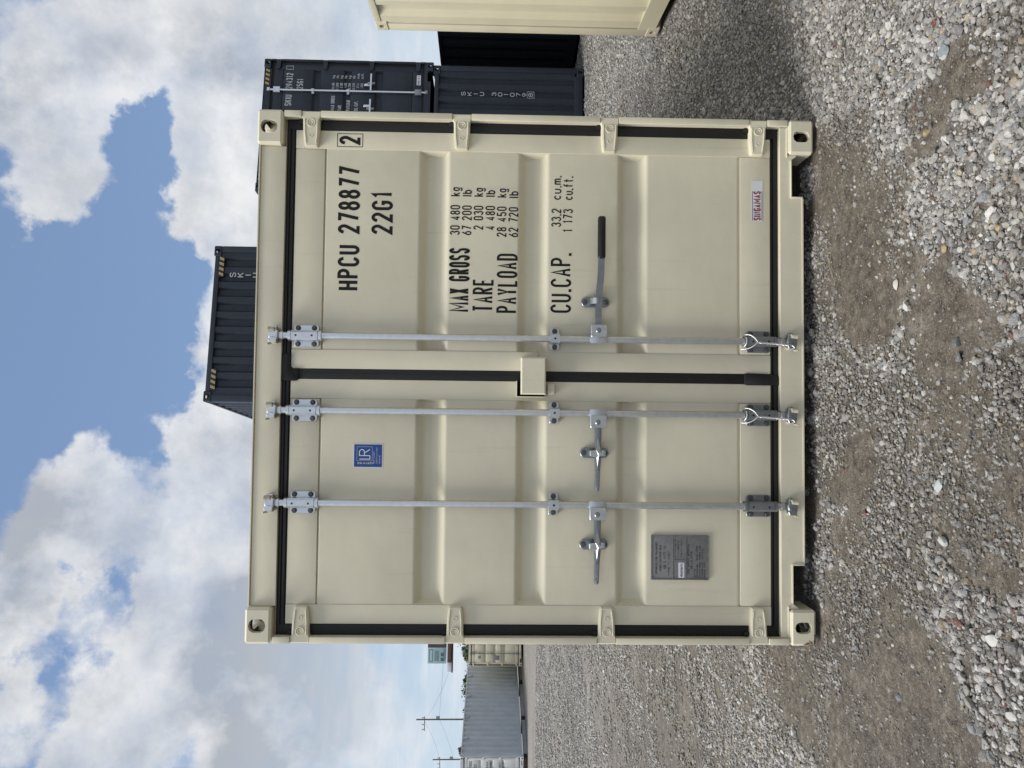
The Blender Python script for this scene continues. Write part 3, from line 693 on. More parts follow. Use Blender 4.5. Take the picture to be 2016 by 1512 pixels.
g.add([(-.404-z_, y_, 2.036+x_) for x_, y_, z_ in t4.v], [f_[::-1] for f_ in t4.f])
g.obj('sticker_lettering', M_white, Ld, None, fix=False)
# data plate (u -.931..-.727, z .484..-.752)
g = G(); g.box(-.931, -.727, .0405, .0474, .484, .752, .002); pl = g.obj('data_plate', M_plate, Ld)
g = G()
for (a, c, e, f_) in ((-.931, -.727, .7465, .752), (-.931, -.727, .484, .4885), (-.931, -.9265, .4885, .7465), (-.7315, -.727, .4885, .7465), (-.9265, -.7315, .6495, .653), (-.9265, -.7315, .589, .592), (-.842, -.839, .592, .6495)): g.box(a, c, .0375, .0402, e, f_, .0008)
g.obj('plate_rim', M_platerib, Ld)
G().box(-.921, -.852, .0390, .0397, .5975, .6250).obj('plate_label', M_white, Ld)
lettering('plate_lettering', [('APPROVED FOR TRANSPORT', -.905, -.758, .722, .0095), ('UNDER CUSTOMS SEAL', -.892, -.770, .704, .0095), ('GB C 1177 13', -.880, -.778, .684, .0105),
   ('TYPE T1 22G1', -.912, -.80, .665, .008), ('CSC SAFETY APPROVAL', -.900, -.765, .574, .0095), ('GB LR 2178', -.880, -.800, .560, .009), ('DATE', -.921, -.880, .546, .007), ('IDENTIFICATION', -.921, -.86, .534, .007),
   ('MAXIMUM GROSS', -.921, -.850, .522, .007), ('STACKING LOAD', -.921, -.852, .511, .007), ('RACKING TEST', -.921, -.852, .500, .007), ('30480 67200', -.842, -.775, .535, .007), ('192000 1.8G', -.842, -.775, .522, .007), ('15240', -.842, -.79, .510, .007),
   ('OWNER', -.83, -.745, .636, .006), ('TIMBER', -.83, -.75, .622, .007), ('TREATMENT', -.83, -.745, .608, .006)], .0400, .16, M_ink, Ld)
lettering('plate_lettering', [('HPCU2788772', -.916, -.857, .6055, .010)], .0388, .17, M_navy, Ld)
for a_ in (-.925, -.733):
    for c_ in (.489, .651, .746): G().prism(disc(a_, c_, .0035, 8), .0362, .0380).obj('rivet', M_galvd, Ld)
# small rust spots and a weld bead line on the sill
g = G()
for s in (1, -1): g.tube([(s*1.045, .018, .121), (s*1.10, .0185, .1215), (s*1.186, .0185, .1205)], .004, 6); g.tube([(s*.90, .0195, H_) for H_ in (.1062, .108)], .002, 4)
g.obj('weld_bead', M_cream, NC, 50)

# ------------------------------------------------------------------ dark containers behind
def hazard(root, s, H, w_=.0, z0=None):
    g = G(); z0 = z0 or H-.100; a, c = (.72, 1.045) if s > 0 else (-1.045, -.72)
    G().box(a, c, w_-.004, w_-.001, z0, z0+.072).obj('hazard_stripe', M_black, root)
    n = 4; p = (c-a)/n
    for k in range(n):
        x0 = a+k*p; g.add([(x0+.010, w_-.0055, z0+.002), (x0+.052, w_-.0055, z0+.002), (x0+.052+.028, w_-.0055, z0+.070), (x0+.010+.028, w_-.0055, z0+.070)], [(0, 1, 2, 3)])
    g.obj('hazard_tape', M_yellow, root, None)
YS = R(10.4); SK = (4.343, 12.577)
SL = empty('shipping_container', (SK[0]-.05, SK[1], 0), YS, label='lower dark blue container of the stack at right, corrugated end reading SKIU 301079', cat='container')
castings(SL, 2.591, 6.058, M_dark); body(SL, 2.591, 6.058, M_dark); endwall(SL, 2.591, 6.058, M_dark)
def vertical_text(parent, s, u, w0, ztop, zstep, cw, ch, extra=None):
    g = G(); z = ztop
    for c in s:
        if c != ' ':
            if c in '1I': t_ = text_mesh([(c, u-cw*.2, u+cw*.2, z-ch, ch)], w0, .14)
            else: t_ = text_mesh([(c, u-cw/2, u+cw/2, z-ch, ch)], w0, .14)
            g.add(t_.v, t_.f)
        z -= zstep
    if extra:
        zb = z+zstep*.0
        t_ = text_mesh([(extra, u-cw/2, u+cw/2, zb-ch, ch)], w0, .14); g.add(t_.v, t_.f)
        for (a, c, e, f_) in ((u-cw*.85, u-cw*.75, zb-ch*1.3, zb+ch*.3), (u+cw*.75, u+cw*.85, zb-ch*1.3, zb+ch*.3), (u-cw*.75, u+cw*.75, zb-ch*1.3, zb-ch*1.22), (u-cw*.75, u+cw*.75, zb+ch*.22, zb+ch*.3)): g.box(a, c, w0-.002, w0-.001, e, f_)
    g.obj('lettering', M_wletter, parent, None, fix=False)
vertical_text(SL, 'SKIU 301079', .70, .0205, 2.11, .105, .072, .078, '8')
SU = empty('shipping_container', (SK[0], SK[1], 2.5935), YS, label='upper dark container of the stack at right, doors marked SKIU 294312', cat='container')
castings(SU, 2.896, 6.058, M_dark); body(SU, 2.896, 6.058, M_dark); D2 = door_end(SU, 2.896, M_dark, detail=False)
for u in (.645, .17, -.17, -.63):
    r_ = lock_rod(SU, u, 2.896, M_galv, M_galvd, M_dark, detail=False)
    G().box(u+.005, u+.32 if u > 0 else u-.32, -.012, .002, 1.045, 1.075, .004).obj('handle', M_galv, r_)
    G().box(u+.13, u+.17, .0, .04, .99, 1.12, .01).obj('handle_catch', M_galvd, r_)
for u in (.775, .38): G().prism(stadium(u, 1.115, .022, .065), .02, .045, .003).obj('padlock_plate', M_galv, SU)
lettering('lettering', [('SKIU', .365, .57, 2.405, .115), ('294312', .685, .98, 2.405, .115), ('4', 1.065, 1.095, 2.425, .08)], .0475, .13, M_wletter, D2[1])
g = G()
for (a, c, e, f_) in ((1.045, 1.051, 2.405, 2.525), (1.109, 1.115, 2.405, 2.525), (1.051, 1.109, 2.405, 2.411), (1.051, 1.109, 2.519, 2.525)): g.box(a, c, .042, .0446, e, f_)
g.obj('lettering_frame', M_wletter, D2[1])
lettering('lettering', [('25G1', .685, .875, 2.225, .11)], .0475, .13, M_wletter, D2[1])
lettering('lettering', [('MAX GROSS', .295, .57, 1.672, .065), ('TARE', .295, .40, 1.555, .06), ('PAYLOAD', .295, .49, 1.41, .065), ('CU. CAP.', .295, .47, 1.275, .065)], .0475, .14, M_wletter, D2[1])
rows = [('30.480', 'kg'), ('67.200', 'lb'), ('2.100', 'kg'), ('4.630', 'lb'), ('28.380', 'kg'), ('62.570', 'lb'), ('37.4', 'cu.m.'), ('1.320', 'cu.ft.')]
lettering('lettering', [(a, .68 if len(a) > 5 else .72, .81, 1.69-.070*k, .046) for k, (a, c) in enumerate(rows)]+[(c, .90, .955 if len(c) < 3 else 1.0, 1.69-.070*k, .046) for k, (a, c) in enumerate(rows)], .0475, .15, M_wletter, D2[1])
st = G().box(.80, .985, .0425, .0445, .218, .285).obj('maker_sticker', M_white, D2[1])
lettering('sticker_lettering', [('CIMC', .81, .89, .234, .035), ('K1', .91, .975, .234, .035)], .0418, .2, M_navy, D2[1])
for s in (1, -1): hazard(SU, s, 2.896, .030)
ML = empty('shipping_container', (.885, 11.36, .0), R(9.5), label='dark container at the bottom of the middle stack, right under the ribbed one', cat='container')
castings(ML, 2.896, 6.058, M_dark); body(ML, 2.896, 6.058, M_dark); endwall(ML, 2.896, 6.058, M_dark)
MU = empty('shipping_container', (.885, 11.36, 2.94), R(9.5), label='ribbed dark container rising behind the roof of the near cream container', cat='container')
castings(MU, 2.896, 6.058, M_dark); body(MU, 2.896, 6.058, M_dark); endwall(MU, 2.896, 6.058, M_dark)
for s in (1, -1): hazard(MU, s, 2.896, .006, 2.896-.165)
vertical_text(MU, 'SKIU', .76, .0205, 2.64, .116, .075, .098)
DS = empty('shipping_container', (6.35+1.219*math.cos(R(12))+1.2*math.sin(R(12)), 13.323+1.219*math.sin(R(12))-1.2*math.cos(R(12)), 0), R(12), label='dark container, shade painted in, seen side on between the right stack and the cream container', cat='container')
castings(DS, 2.591, 6.058, M_dark_shade); body(DS, 2.591, 6.058, M_dark_shade); endwall(DS, 2.591, 6.058, M_dark_shade)

# ------------------------------------------------------------------ cream container at the right edge
a = R(-2.3); fl = Vector((3.248, 6.858)); dpt = Vector((-math.sin(a), math.cos(a))); rgt = Vector((math.cos(a), math.sin(a)))
pp = fl-dpt*6.058+rgt*1.219
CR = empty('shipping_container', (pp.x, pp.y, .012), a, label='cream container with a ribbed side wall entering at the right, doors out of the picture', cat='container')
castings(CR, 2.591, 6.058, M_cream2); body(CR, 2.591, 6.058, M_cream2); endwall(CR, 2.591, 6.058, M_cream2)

# ------------------------------------------------------------------ containers far left
GC = empty('shipping_container', (-15.263-1.219*math.cos(R(-5.5)), 30.265-1.219*math.sin(R(-5.5)), .085), R(-5.5), label='long blue grey container raised on beams at far left, its ribbed side facing the yard', cat='container')
castings(GC, 2.591, 12.192, M_whiterail); body(GC, 2.591, 12.192, M_greypaint, M_whiterail, fl=.12, sl=.075, dep=.07); D3 = door_end(GC, 2.591, M_whiterail, detail=False)
for u in (.60, .17, -.17, -.6): lock_rod(GC, u, 2.591, M_galv, M_galvd, M_whiterail, detail=False)
lettering('lettering', [('1002', .70, 1.0, 2.12, .13), ('22', .72, .86, 1.93, .11), ('MAX', .72, .97, 1.45, .09), ('TARE', .72, .97, 1.30, .09), ('NET', .72, .95, .93, .09), ('CAP', .72, .95, .78, .09)], .046, .16, M_letter, D3[1])
g = G()
for z in (2.0, 1.42, .86): g.box(.66, .69, .02, .045, z-.15, z+.15, .005)
g.obj('marker_bar', M_whiterail, D3[1])
for y in (1.2, 2.9, 4.7, 6.6, 8.5):
    G().tube([(HW+.002, y, 2.50), (HW+.03, y, 2.47), (HW+.035, y, 2.38), (HW+.03, y+.05, 2.31), (HW+.03, y+.16, 2.30), (HW+.03, y+.18, 2.34)], .014, 6).obj('lashing_hook', M_galvd, GC)
def loc_on(root, x, y, z):
    a_ = root.rotation_euler.z; return (root.location.x+x*math.cos(a_)-y*math.sin(a_), root.location.y+x*math.sin(a_)+y*math.cos(a_), z)
beam_l = ['grey skid beam under the near end of the long grey container', 'second grey skid beam from the near end of the long grey container', 'third grey skid beam under the long grey container', 'grey skid beam under the far end of the long grey container']
for k, (y0, y1) in enumerate(((.35, 2.9), (3.25, 6.1), (6.55, 9.2), (9.6, 12.0))):
    g = G(); h = (y1-y0)/2; zb = .17
    g.box(-.03, .03, -h, h, 0, .020); g.box(-.008, .008, -h, h, .02, zb-.02); g.box(-.03, .03, -h, h, zb-.02, zb)
    e = empty('skid_beam', loc_on(GC, 1.13, (y0+y1)/2, -.087), R(-5.5), label=beam_l[k], cat='beam', group='beams under the long grey container')
    g.obj('girder', M_beam, e)
for k, y in enumerate((.12, 3.07, 6.32, 9.4)):
    e = G().box(-.35, .35, -.11, .11, 0, .17, .01).obj('timber_block', M_timber, None)
    e.location = loc_on(GC, .80, y, -.087); e.rotation_euler = (0, 0, R(-5.5))
    tag(e, ['black timber block at the near end of the long grey container', 'black timber block between the first and second skid beams', 'black timber block between the second and third skid beams', 'farthest black timber block under the long grey container'][k], 'block', 'timber blocks under the long grey container')
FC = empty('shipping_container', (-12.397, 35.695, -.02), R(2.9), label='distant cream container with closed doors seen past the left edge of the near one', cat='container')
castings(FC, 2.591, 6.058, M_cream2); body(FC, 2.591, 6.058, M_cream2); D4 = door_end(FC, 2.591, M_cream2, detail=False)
for u in (.60, .17, -.17, -.62):
    r_ = lock_rod(FC, u, 2.591, M_galvd, M_galvd, M_cream2, detail=False)
    G().box(u, u-.36, -.012, .002, 1.0, 1.03, .004).obj('handle', M_galvd, r_)
G().box(-.10, .10, -.03, .04, 1.25, 1.40, .004).obj('lock_box', M_cream2, FC)
G().box(-.93, -.73, .03, .046, 1.10, 1.40, .002).obj('data_plate', M_plate, D4[-1])
G().prism(disc(-.80, 2.05, .075, 12), .040, .046).obj('round_mark', M_galvd, D4[-1])

# ------------------------------------------------------------------ ground
MUD=[(1.04, 3.23, 0.1, 0.19), (0.8, 3.18, 0.13, 0.25), (0.68, 3.0, 0.13, 0.22), (0.5, 2.95, 0.14, 0.25), (0.37, 3.22, 0.11, 0.21), (0.3, 2.95, 0.1, 0.17), (0.29, 2.49, 0.08, 0.11), (0.19, 2.38, 0.09, 0.12), (-0.04, 3.16, 0.13, 0.24), (-0.13, 2.94, 0.12, 0.21), (-0.3, 3.2, 0.13, 0.25), (-0.09, 2.43, 0.15, 0.22), (-0.13, 2.18, 0.14, 0.18), (-0.24, 2.29, 0.13, 0.17), (0.01, 2.58, 0.11, 0.16), (-0.38, 2.93, 0.1, 0.17), (-0.42, 2.57, 0.09, 0.13), (-0.28, 2.11, 0.09, 0.11), (-0.44, 2.29, 0.1, 0.13), (-0.5, 2.15, 0.07, 0.09), (-0.64, 2.92, 0.1, 0.17), (-0.73, 2.73, 0.09, 0.15), (-0.91, 3.0, 0.12, 0.22), (-0.66, 2.6, 0.07, 0.11), (-0.93, 2.8, 0.1, 0.16), (-1.25, 3.17, 0.17, 0.34), (-1.15, 2.83, 0.18, 0.3), (-1.19, 2.62, 0.16, 0.26), (-1.38, 2.9, 0.18, 0.32), (-1.49, 3.27, 0.16, 0.31), (-1.22, 2.38, 0.13, 0.19), (-1.44, 3.6, 0.15, 0.32), (-0.92, 2.56, 0.09, 0.13), (1.08, 2.2, 0.05, 0.06), (1.03, 2.17, 0.08, 0.09), (1.04, 2.34, 0.06, 0.08), (0.99, 2.48, 0.07, 0.1), (-2.54, 5.58, 0.23, 0.8), (-2.53, 6.44, 0.22, 0.88), (-2.83, 7.58, 0.26, 1.25), (-3.0, 5.87, 0.24, 0.89), (-3.86, 8.11, 0.32, 1.79), (-4.43, 10.02, 0.33, 2.3), (-1.76, 4.73, 0.13, 0.36), (0.04, 2.11, 0.06, 0.07), (0.05, 2.49, 0.05, 0.07)]
def vnoise(x, y, sc, seed):
    x = np.asarray(x)*sc; y = np.asarray(y)*sc; xi = np.floor(x).astype(np.int64); yi = np.floor(y).astype(np.int64); fx = x-xi; fy = y-yi
    fx = fx*fx*(3-2*fx); fy = fy*fy*(3-2*fy)
    def h(a, b_):
        n = (a*374761393+b_*668265263+seed*974711) & 0x7fffffff; n = (n ^ (n >> 13))*1274126177 & 0x7fffffff; return ((n ^ (n >> 16)) & 0xffff)/65535.
    return (h(xi, yi)*(1-fx)+h(xi+1, yi)*fx)*(1-fy)+(h(xi, yi+1)*(1-fx)+h(xi+1, yi+1)*fx)*fy
def fbm(x, y, sc, seed, n=4): return sum(vnoise(x, y, sc*2**k, seed+k)*.5**k for k in range(n))/sum(.5**k for k in range(n))
def mud(x, y):
    x = np.asarray(x, float); y = np.asarray(y, float)
    wx = x+(fbm(x, y, 5, 3)-.5)*.16; wy = y+(fbm(x, y, 5, 9)-.5)*.22; m_ = np.zeros_like(x)
    for cx, cy, rx, ry in MUD:
        d = ((wx-cx)/(rx*1.55))**2+((wy-cy)/(ry*1.5))**2; m_ = np.maximum(m_, np.clip(1.25-d*.85, 0, 1)*(.42 if cy > 4 else 1))
    far = np.clip((fbm(x, y*.45, .55, 21)-.60)*3, 0, .38)*np.clip((np.hypot(x, y)-4.6)/1.5, 0, 1)
    tuft = np.clip((fbm(x, y, 7, 33)-.60)*6, 0, .6)
    return np.clip(np.maximum(np.maximum(m_, far), tuft*(x < 1.1))+(fbm(x, y, 16, 5)-.5)*.5*(m_ > .05), 0, 1)
def terrain(x, y):
    x = np.asarray(x, float); y = np.asarray(y, float)
    z = (fbm(x, y, .7, 40, 3)-.5)*.035+(fbm(x, y, 3.1, 50, 3)-.5)*.016-.017
    z -= np.clip((y-14)/16, 0, 1)*.07
    z -= .006*mud(x, y)
    # rut running past the container's left side
    return z
def axis(lo, hi, c0, c1, step, grow=1.16):
    a = list(np.arange(c0, c1+1e-6, step)); d = step; x = a[-1]
    while x < hi: d *= grow; x += d; a.append(x)
    d = step; x = a[0]; pre = []
    while x > lo: d *= grow; x -= d; pre.append(x)
    return np.array(pre[::-1]+a)
gx = axis(-2500, 2500, -3.4, 3.4, .032); gy = axis(-40, 3500, 1.6, 6.4, .034, 1.13)
GX, GY = np.meshgrid(gx, gy); Z = terrain(GX, GY); MM = mud(GX, GY)
nx, ny = len(gx), len(gy)
me = bpy.data.meshes.new('gravel_ground')
idx = np.arange(nx*ny).reshape(ny, nx)
quads = np.stack([idx[:-1, :-1], idx[:-1, 1:], idx[1:, 1:], idx[1:, :-1]], -1).reshape(-1, 4)
me.from_pydata(np.stack([GX, GY, Z], -1).reshape(-1, 3).tolist(), [], quads.tolist())
at = me.attributes.new('mud', 'FLOAT', 'POINT'); at.data.foreach_set('value', MM.reshape(-1).astype(np.float32))
me.polygons.foreach_set('use_smooth', [True]*len(me.polygons))
M_ground, nb, bs = material('gravel and mud')
P = nb.n('ShaderNodeTexCoord').outputs['Object']
ma = nb.n('ShaderNodeAttribute'); ma.attribute_name = 'mud'; mudf = ma.outputs['Fac']
v1 = nb.vor(P, 62, out='Color'); v1e = nb.vor(P, 62, 'DISTANCE_TO_EDGE'); v2 = nb.vor(P, 140, out='Color'); v2e = nb.vor(P, 140, 'DISTANCE_TO_EDGE'); 
s1 = nb.n('ShaderNodeSeparateColor'); nb.put(s1.inputs[0], v1); s2 = nb.n('ShaderNodeSeparateColor'); nb.put(s2.inputs[0], v2)
stops = [(0, (.14, .135, .13)), (.25, (.24, .235, .228)), (.5, (.35, .342, .33)), (.72, (.46, .45, .438)), (.9, (.38, .34, .28)), (1, (.58, .57, .55))]
st1 = nb.ramp(s1.outputs[0], stops); st2 = nb.ramp(s2.outputs[1], stops)
gap1 = nb.mr(v1e, .0, .10, .30, 1); gap2 = nb.mr(v2e, .0, .10, .45, 1)
fine = nb.mix(.5, nb.mix(1., st1, nb.mix(gap1, (0, 0, 0, 1), (1, 1, 1, 1)), 'MULTIPLY'), nb.mix(1., st2, nb.mix(gap2, (0, 0, 0, 1), (1, 1, 1, 1)), 'MULTIPLY'))
dirtc = nb.ramp(nb.noise(P, 26, 9, .70), [(.36, (.026, .020, .015)), (.45, (.066, .054, .041)), (.55, (.098, .082, .063)), (.66, (.175, .153, .124))])
dirtc = nb.mix(nb.mr(nb.noise(P, 2.6, 4, .6), .40, .66, 0, .55), dirtc, nb.mix(1., dirtc, (1.55, 1.55, 1.55, 1), 'MULTIPLY'))
dirtc = nb.mix(nb.mr(nb.noise(P, 120, 4, .7), .55, .66, 0, .7), dirtc, (.30, .275, .245, 1))
patch = nb.noise(P, .9, 4, .6)
bright = nb.mr(nb.noise(nb.mapping(P, (1, 1.6, 1)), 13, 8, .72), .36, .64, .50, 1.42)
bright = nb.math('MULTIPLY', bright, nb.mr(nb.noise(nb.mapping(P, (.16, 1.5, 1)), 1.6, 6, .7), .34, .66, .74, 1.24))
cb = nb.n('ShaderNodeCombineColor'); [nb.put(cb.inputs[i_], bright) for i_ in range(3)]
fine = nb.mix(1., nb.mix(1., fine, cb.outputs[0], 'MULTIPLY'), (1.0, .965, .91, 1), 'MULTIPLY')
sepn = nb.n('ShaderNodeSeparateXYZ'); nb.put(sepn.inputs[0], P)
nearm = nb.mr(sepn.outputs[1], 12., 5., 0, .80, True)
fine = nb.mix(nb.mr(patch, .52, .72, 0, .45), fine, (.19, .158, .13, 1))
# the nearer gravel base is mixed towards dark dirt
sepg = nb.n('ShaderNodeSeparateXYZ'); nb.put(sepg.inputs[0], P)
fine = nb.mix(nb.math('MULTIPLY', nearm, .72), fine, nb.mix(1., dirtc, (.80, .78, .77, 1), 'MULTIPLY'))
gcol = nb.mix(nb.mr(mudf, .20, .85, 0, .90, True), fine, dirtc)
nb.put(bs.inputs['Base Color'], gcol); nb.put(bs.inputs['Roughness'], nb.mr(mudf, 0, 1, .9, .78))
hh = nb.math('ADD', nb.math('MULTIPLY', nb.math('MINIMUM', v1e, .25), nb.mr(mudf, .2, .6, 3.2, .25)), nb.math('ADD', nb.math('MULTIPLY', nb.noise(P, 95, 5, .65), .8), nb.math('MULTIPLY', nb.noise(P, 22, 4, .6), nb.mr(mudf, 0, 1, .6, 1.6))))
set_bump(nb, bs, hh, .85, .006)
gr = link('gravel_ground', me, M_ground); tag(gr, kind='structure')

# ------------------------------------------------------------------ loose stones lying on it
def stone_material(name, usecol=None):
    mt, nb, bs = material(name); O = nb.n('ShaderNodeTexCoord').outputs['Object']
    if usecol is None:
        oi = nb.n('ShaderNodeObjectInfo'); rnd = oi.outputs['Random']
        c = nb.ramp(rnd, [(0, (.20, .195, .19)), (.08, (.30, .295, .29)), (.18, (.48, .465, .445)), (.30, (.38, .36, .325)), (.40, (.29, .295, .305)), (.52, (.56, .545, .52)), (.62, (.36, .355, .345)), (.70, (.45, .43, .40)), (.78, (.64, .63, .61)), (.86, (.38, .31, .21)), (.878, (.24, .24, .235)), (.945, (.46, .39, .29)), (.962, (.52, .51, .50)), (.984, (.20, .085, .07)), (.988, (.70, .69, .68))], 'CONSTANT')
        da = nb.n('ShaderNodeAttribute'); da.attribute_type = 'INSTANCER'; da.attribute_name = 'dirt'
        c = nb.mix(nb.math('MULTIPLY', da.outputs['Fac'], nb.mr(nb.noise(O, 2.2, 3), .35, .65, .55, 1.0)), c, (.095, .078, .062, 1))
        sc = 1.
    else:
        c = usecol+(1,); sc = 30.
    n1 = nb.noise(O, 2.4*sc, 5, .65)
    c = nb.mix(nb.mr(n1, .35, .7, 0, .5), c, nb.mix(1., c, (.55, .54, .52, 1), 'MULTIPLY'))
    vein = nb.math('MULTIPLY', nb.mr(nb.noise(nb.mapping(O, (1, 3, 1)), 3.5*sc, 4, .7, 1.5), .57, .64), .35)
    c = nb.mix(vein, c, (.6, .59, .57, 1))
    nb.put(bs.inputs['Base Color'], c); bs.inputs['Roughness'].default_value = .75
    set_bump(nb, bs, nb.noise(O, 7*sc, 4), .4, .08 if usecol is None else .002)
    return mt
M_stone = stone_material('mixed gravel stone')
def stone_mesh(seed, sub=2, flat=.62, rough=.28, size=1.):
    r_ = random.Random(seed); bm = bmesh.new(); bmesh.ops.create_icosphere(bm, subdivisions=sub, radius=.5)
    planes = [(Vector((r_.gauss(0, 1), r_.gauss(0, 1), r_.gauss(0, 1))).normalized(), r_.uniform(.24, .43)) for _ in range(11)]
    ax = (r_.uniform(.85, 1.15), r_.uniform(.62, .95), r_.uniform(flat*.75, flat*1.25))
    off = Vector((r_.uniform(0, 90), r_.uniform(0, 90), r_.uniform(0, 90)))
    for v in bm.verts:
        p = v.co.copy()*(1+.30*mnoise.noise(v.co*3.1+off)+.12*mnoise.noise(v.co*8+off))
        for n_, d in planes:
            k = p.dot(n_)
            if k > d: p -= n_*(k-d)*.93
        p *= 1+r_.uniform(-.5, .5)*.05
        v.co = Vector((p.x*ax[0], p.y*ax[1], p.z*ax[2]))*size*1.15
    me = bpy.data.meshes.new('stone'); bm.to_mesh(me); bm.free()
    me.polygons.foreach_set('use_smooth', [True]*len(me.polygons)); me.set_sharp_from_angle(angle=R(38)); return me
src = bpy.data.collections.new('stone shapes')
for k in range(14):
    ms = stone_mesh(100+k, 2 if k < 9 else 1, rough=.3); ms.materials.append(M_stone)
    src.objects.link(bpy.data.objects.new('stone_shape', ms))
def clear_of(x, y):
    """keep stones from poking into the containers that stand on the ground"""
    ok = np.ones(len(x), bool)
    for e, L in ((NC, 6.058), (SL, 6.058), (ML, 6.058), (DS, 6.058), (CR, 6.058)):
        a_ = e.rotation_euler.z; dx = x-e.location.x; dy = y-e.location.y
        u = dx*math.cos(a_)+dy*math.sin(a_); v = -dx*math.sin(a_)+dy*math.cos(a_)
        pad = .32 if e is NC else .02
        ok &= ~((np.abs(u) < 1.225-0) & (v > (-.004 if e is not NC else .16)) & (v < L))
        if e is NC: ok &= ~((np.abs(u) > 1.03) & (np.abs(u) < 1.24) & (v > -.02) & (v < .22))
    return ok
X, Y, SZ = [], [], []
def scatter(x0, x1, y0, y1, dens, med, sig, smin, smax):
    n = int((x1-x0)*(y1-y0)*dens); x = rng.uniform(x0, x1, n); y = rng.uniform(y0, y1, n)
    keep = (np.abs(x) < .62*y+.55)
    x, y = x[keep], y[keep]; s = np.clip(med*np.exp(rng.normal(0, sig, len(x))), smin, smax); X.append(x); Y.append(y); SZ.append(s)
scatter(-2.6, 2.6, 1.75, 3.7, 12500, .0118, .44, .006, .032)
scatter(-2.6, 2.6, 1.75, 3.7, 1450, .022, .28, .014, .046)
scatter(-3.2, 3.4, 3.7, 5.2, 8000, .0135, .38, .008, .034)
scatter(-5.2, 5.6, 5.2, 8.5, 3500, .0185, .34, .012, .042)
scatter(-9, 8, 8.5, 15, 1000, .027, .3, .018, .05)
scatter(-14, 9, 15, 25, 230, .038, .3, .025, .07)
n_main = sum(len(q_) for q_ in X)
scatter(-2.4, 2.2, 1.75, 3.9, 6500, .0062, .35, .004, .012)
n_all = sum(len(q_) for q_ in X)
X = np.concatenate(X); Y = np.concatenate(Y); SZ = np.concatenate(SZ); CL = np.arange(len(X)) >= n_main
mdn = mud(X, Y)
clump = fbm(X, Y, 3.3, 77, 4)
pk = np.clip((clump-.24)*4.0, .42, 1)*np.where(mdn > .35, np.clip((clump-.40)*1.9, .06, .60), 1)
pk = np.where(CL, np.clip(fbm(X, Y, 9, 61)*2-.55, .1, 1), pk)
k = (rng.uniform(0, 1, len(X)) < pk) & clear_of(X, Y); X, Y, SZ, mdn, clump, CL = X[k], Y[k], SZ[k], mdn[k], clump[k], CL[k]
# coarser stone towards the viewer's feet at the right and lower left
coarse = np.clip((2.75-Y)*.9, 0, 1)*np.clip(np.abs(X+.25)*1.6, 0, 1); SZ = SZ*(1+.26*coarse)*np.where(mdn > .4, .85, 1)
ZZ = terrain(X, Y)+SZ*np.where(mdn > .4, .06, .20)*rng.uniform(.2, 1.2, len(X))+np.clip(clump-.5, 0, 1)*.012
n = len(X); print('stones', n)
pm = bpy.data.meshes.new('loose_gravel'); pm.vertices.add(n)
pm.vertices.foreach_set('co', np.stack([X, Y, ZZ], -1).astype(np.float32).reshape(-1))
def attr(nm, t, arr, key='value'): a_ = pm.attributes.new(nm, t, 'POINT'); a_.data.foreach_set(key, arr)
rot = np.stack([rng.normal(0, .35, n), rng.normal(0, .35, n), rng.uniform(0, 6.283, n)], -1).astype(np.float32)
attr('rot', 'FLOAT_VECTOR', rot.reshape(-1), 'vector'); attr('size', 'FLOAT', SZ.astype(np.float32)); attr('pick', 'INT', rng.integers(0, 14, n).astype(np.int32))
attr('dirt', 'FLOAT', np.clip(mdn*.42+rng.normal(.12, .24, n)+CL*.55+np.clip(fbm(X, Y, 1.6, 91)-.5, 0, 1)*1.0, 0, .92).astype(np.float32))
lg = link('loose_gravel', pm, M_stone); tag(lg, kind='stuff')
ng = bpy.data.node_groups.new('stones on points', 'GeometryNodeTree')
ng.interface.new_socket('Geometry', in_out='INPUT', socket_type='NodeSocketGeometry'); ng.interface.new_socket('Geometry', in_out='OUTPUT', socket_type='NodeSocketGeometry')
gi = ng.nodes.new('NodeGroupInput'); go = ng.nodes.new('NodeGroupOutput'); iop = ng.nodes.new('GeometryNodeInstanceOnPoints'); ci = ng.nodes.new('GeometryNodeCollectionInfo')
ci.inputs['Collection'].default_value = src; ci.inputs['Separate Children'].default_value = True; ci.inputs['Reset Children'].default_value = True
def named(nm, t): x = ng.nodes.new('GeometryNodeInputNamedAttribute'); x.data_type = t; x.inputs['Name'].default_value = nm; return x.outputs['Attribute']
er = ng.nodes.new('FunctionNodeEulerToRotation'); L_ = ng.links.new
L_(gi.outputs[0], iop.inputs['Points']); L_(ci.outputs[0], iop.inputs['Instance']); iop.inputs['Pick Instance'].default_value = True
L_(named('pick', 'INT'), iop.inputs['Instance Index']); L_(named('rot', 'FLOAT_VECTOR'), er.inputs[0]); L_(er.outputs[0], iop.inputs['Rotation']); L_(named('size', 'FLOAT'), iop.inputs['Scale'])
L_(iop.outputs[0], go.inputs[0])
md = lg.modifiers.new('stones', 'NODES'); md.node_group = ng

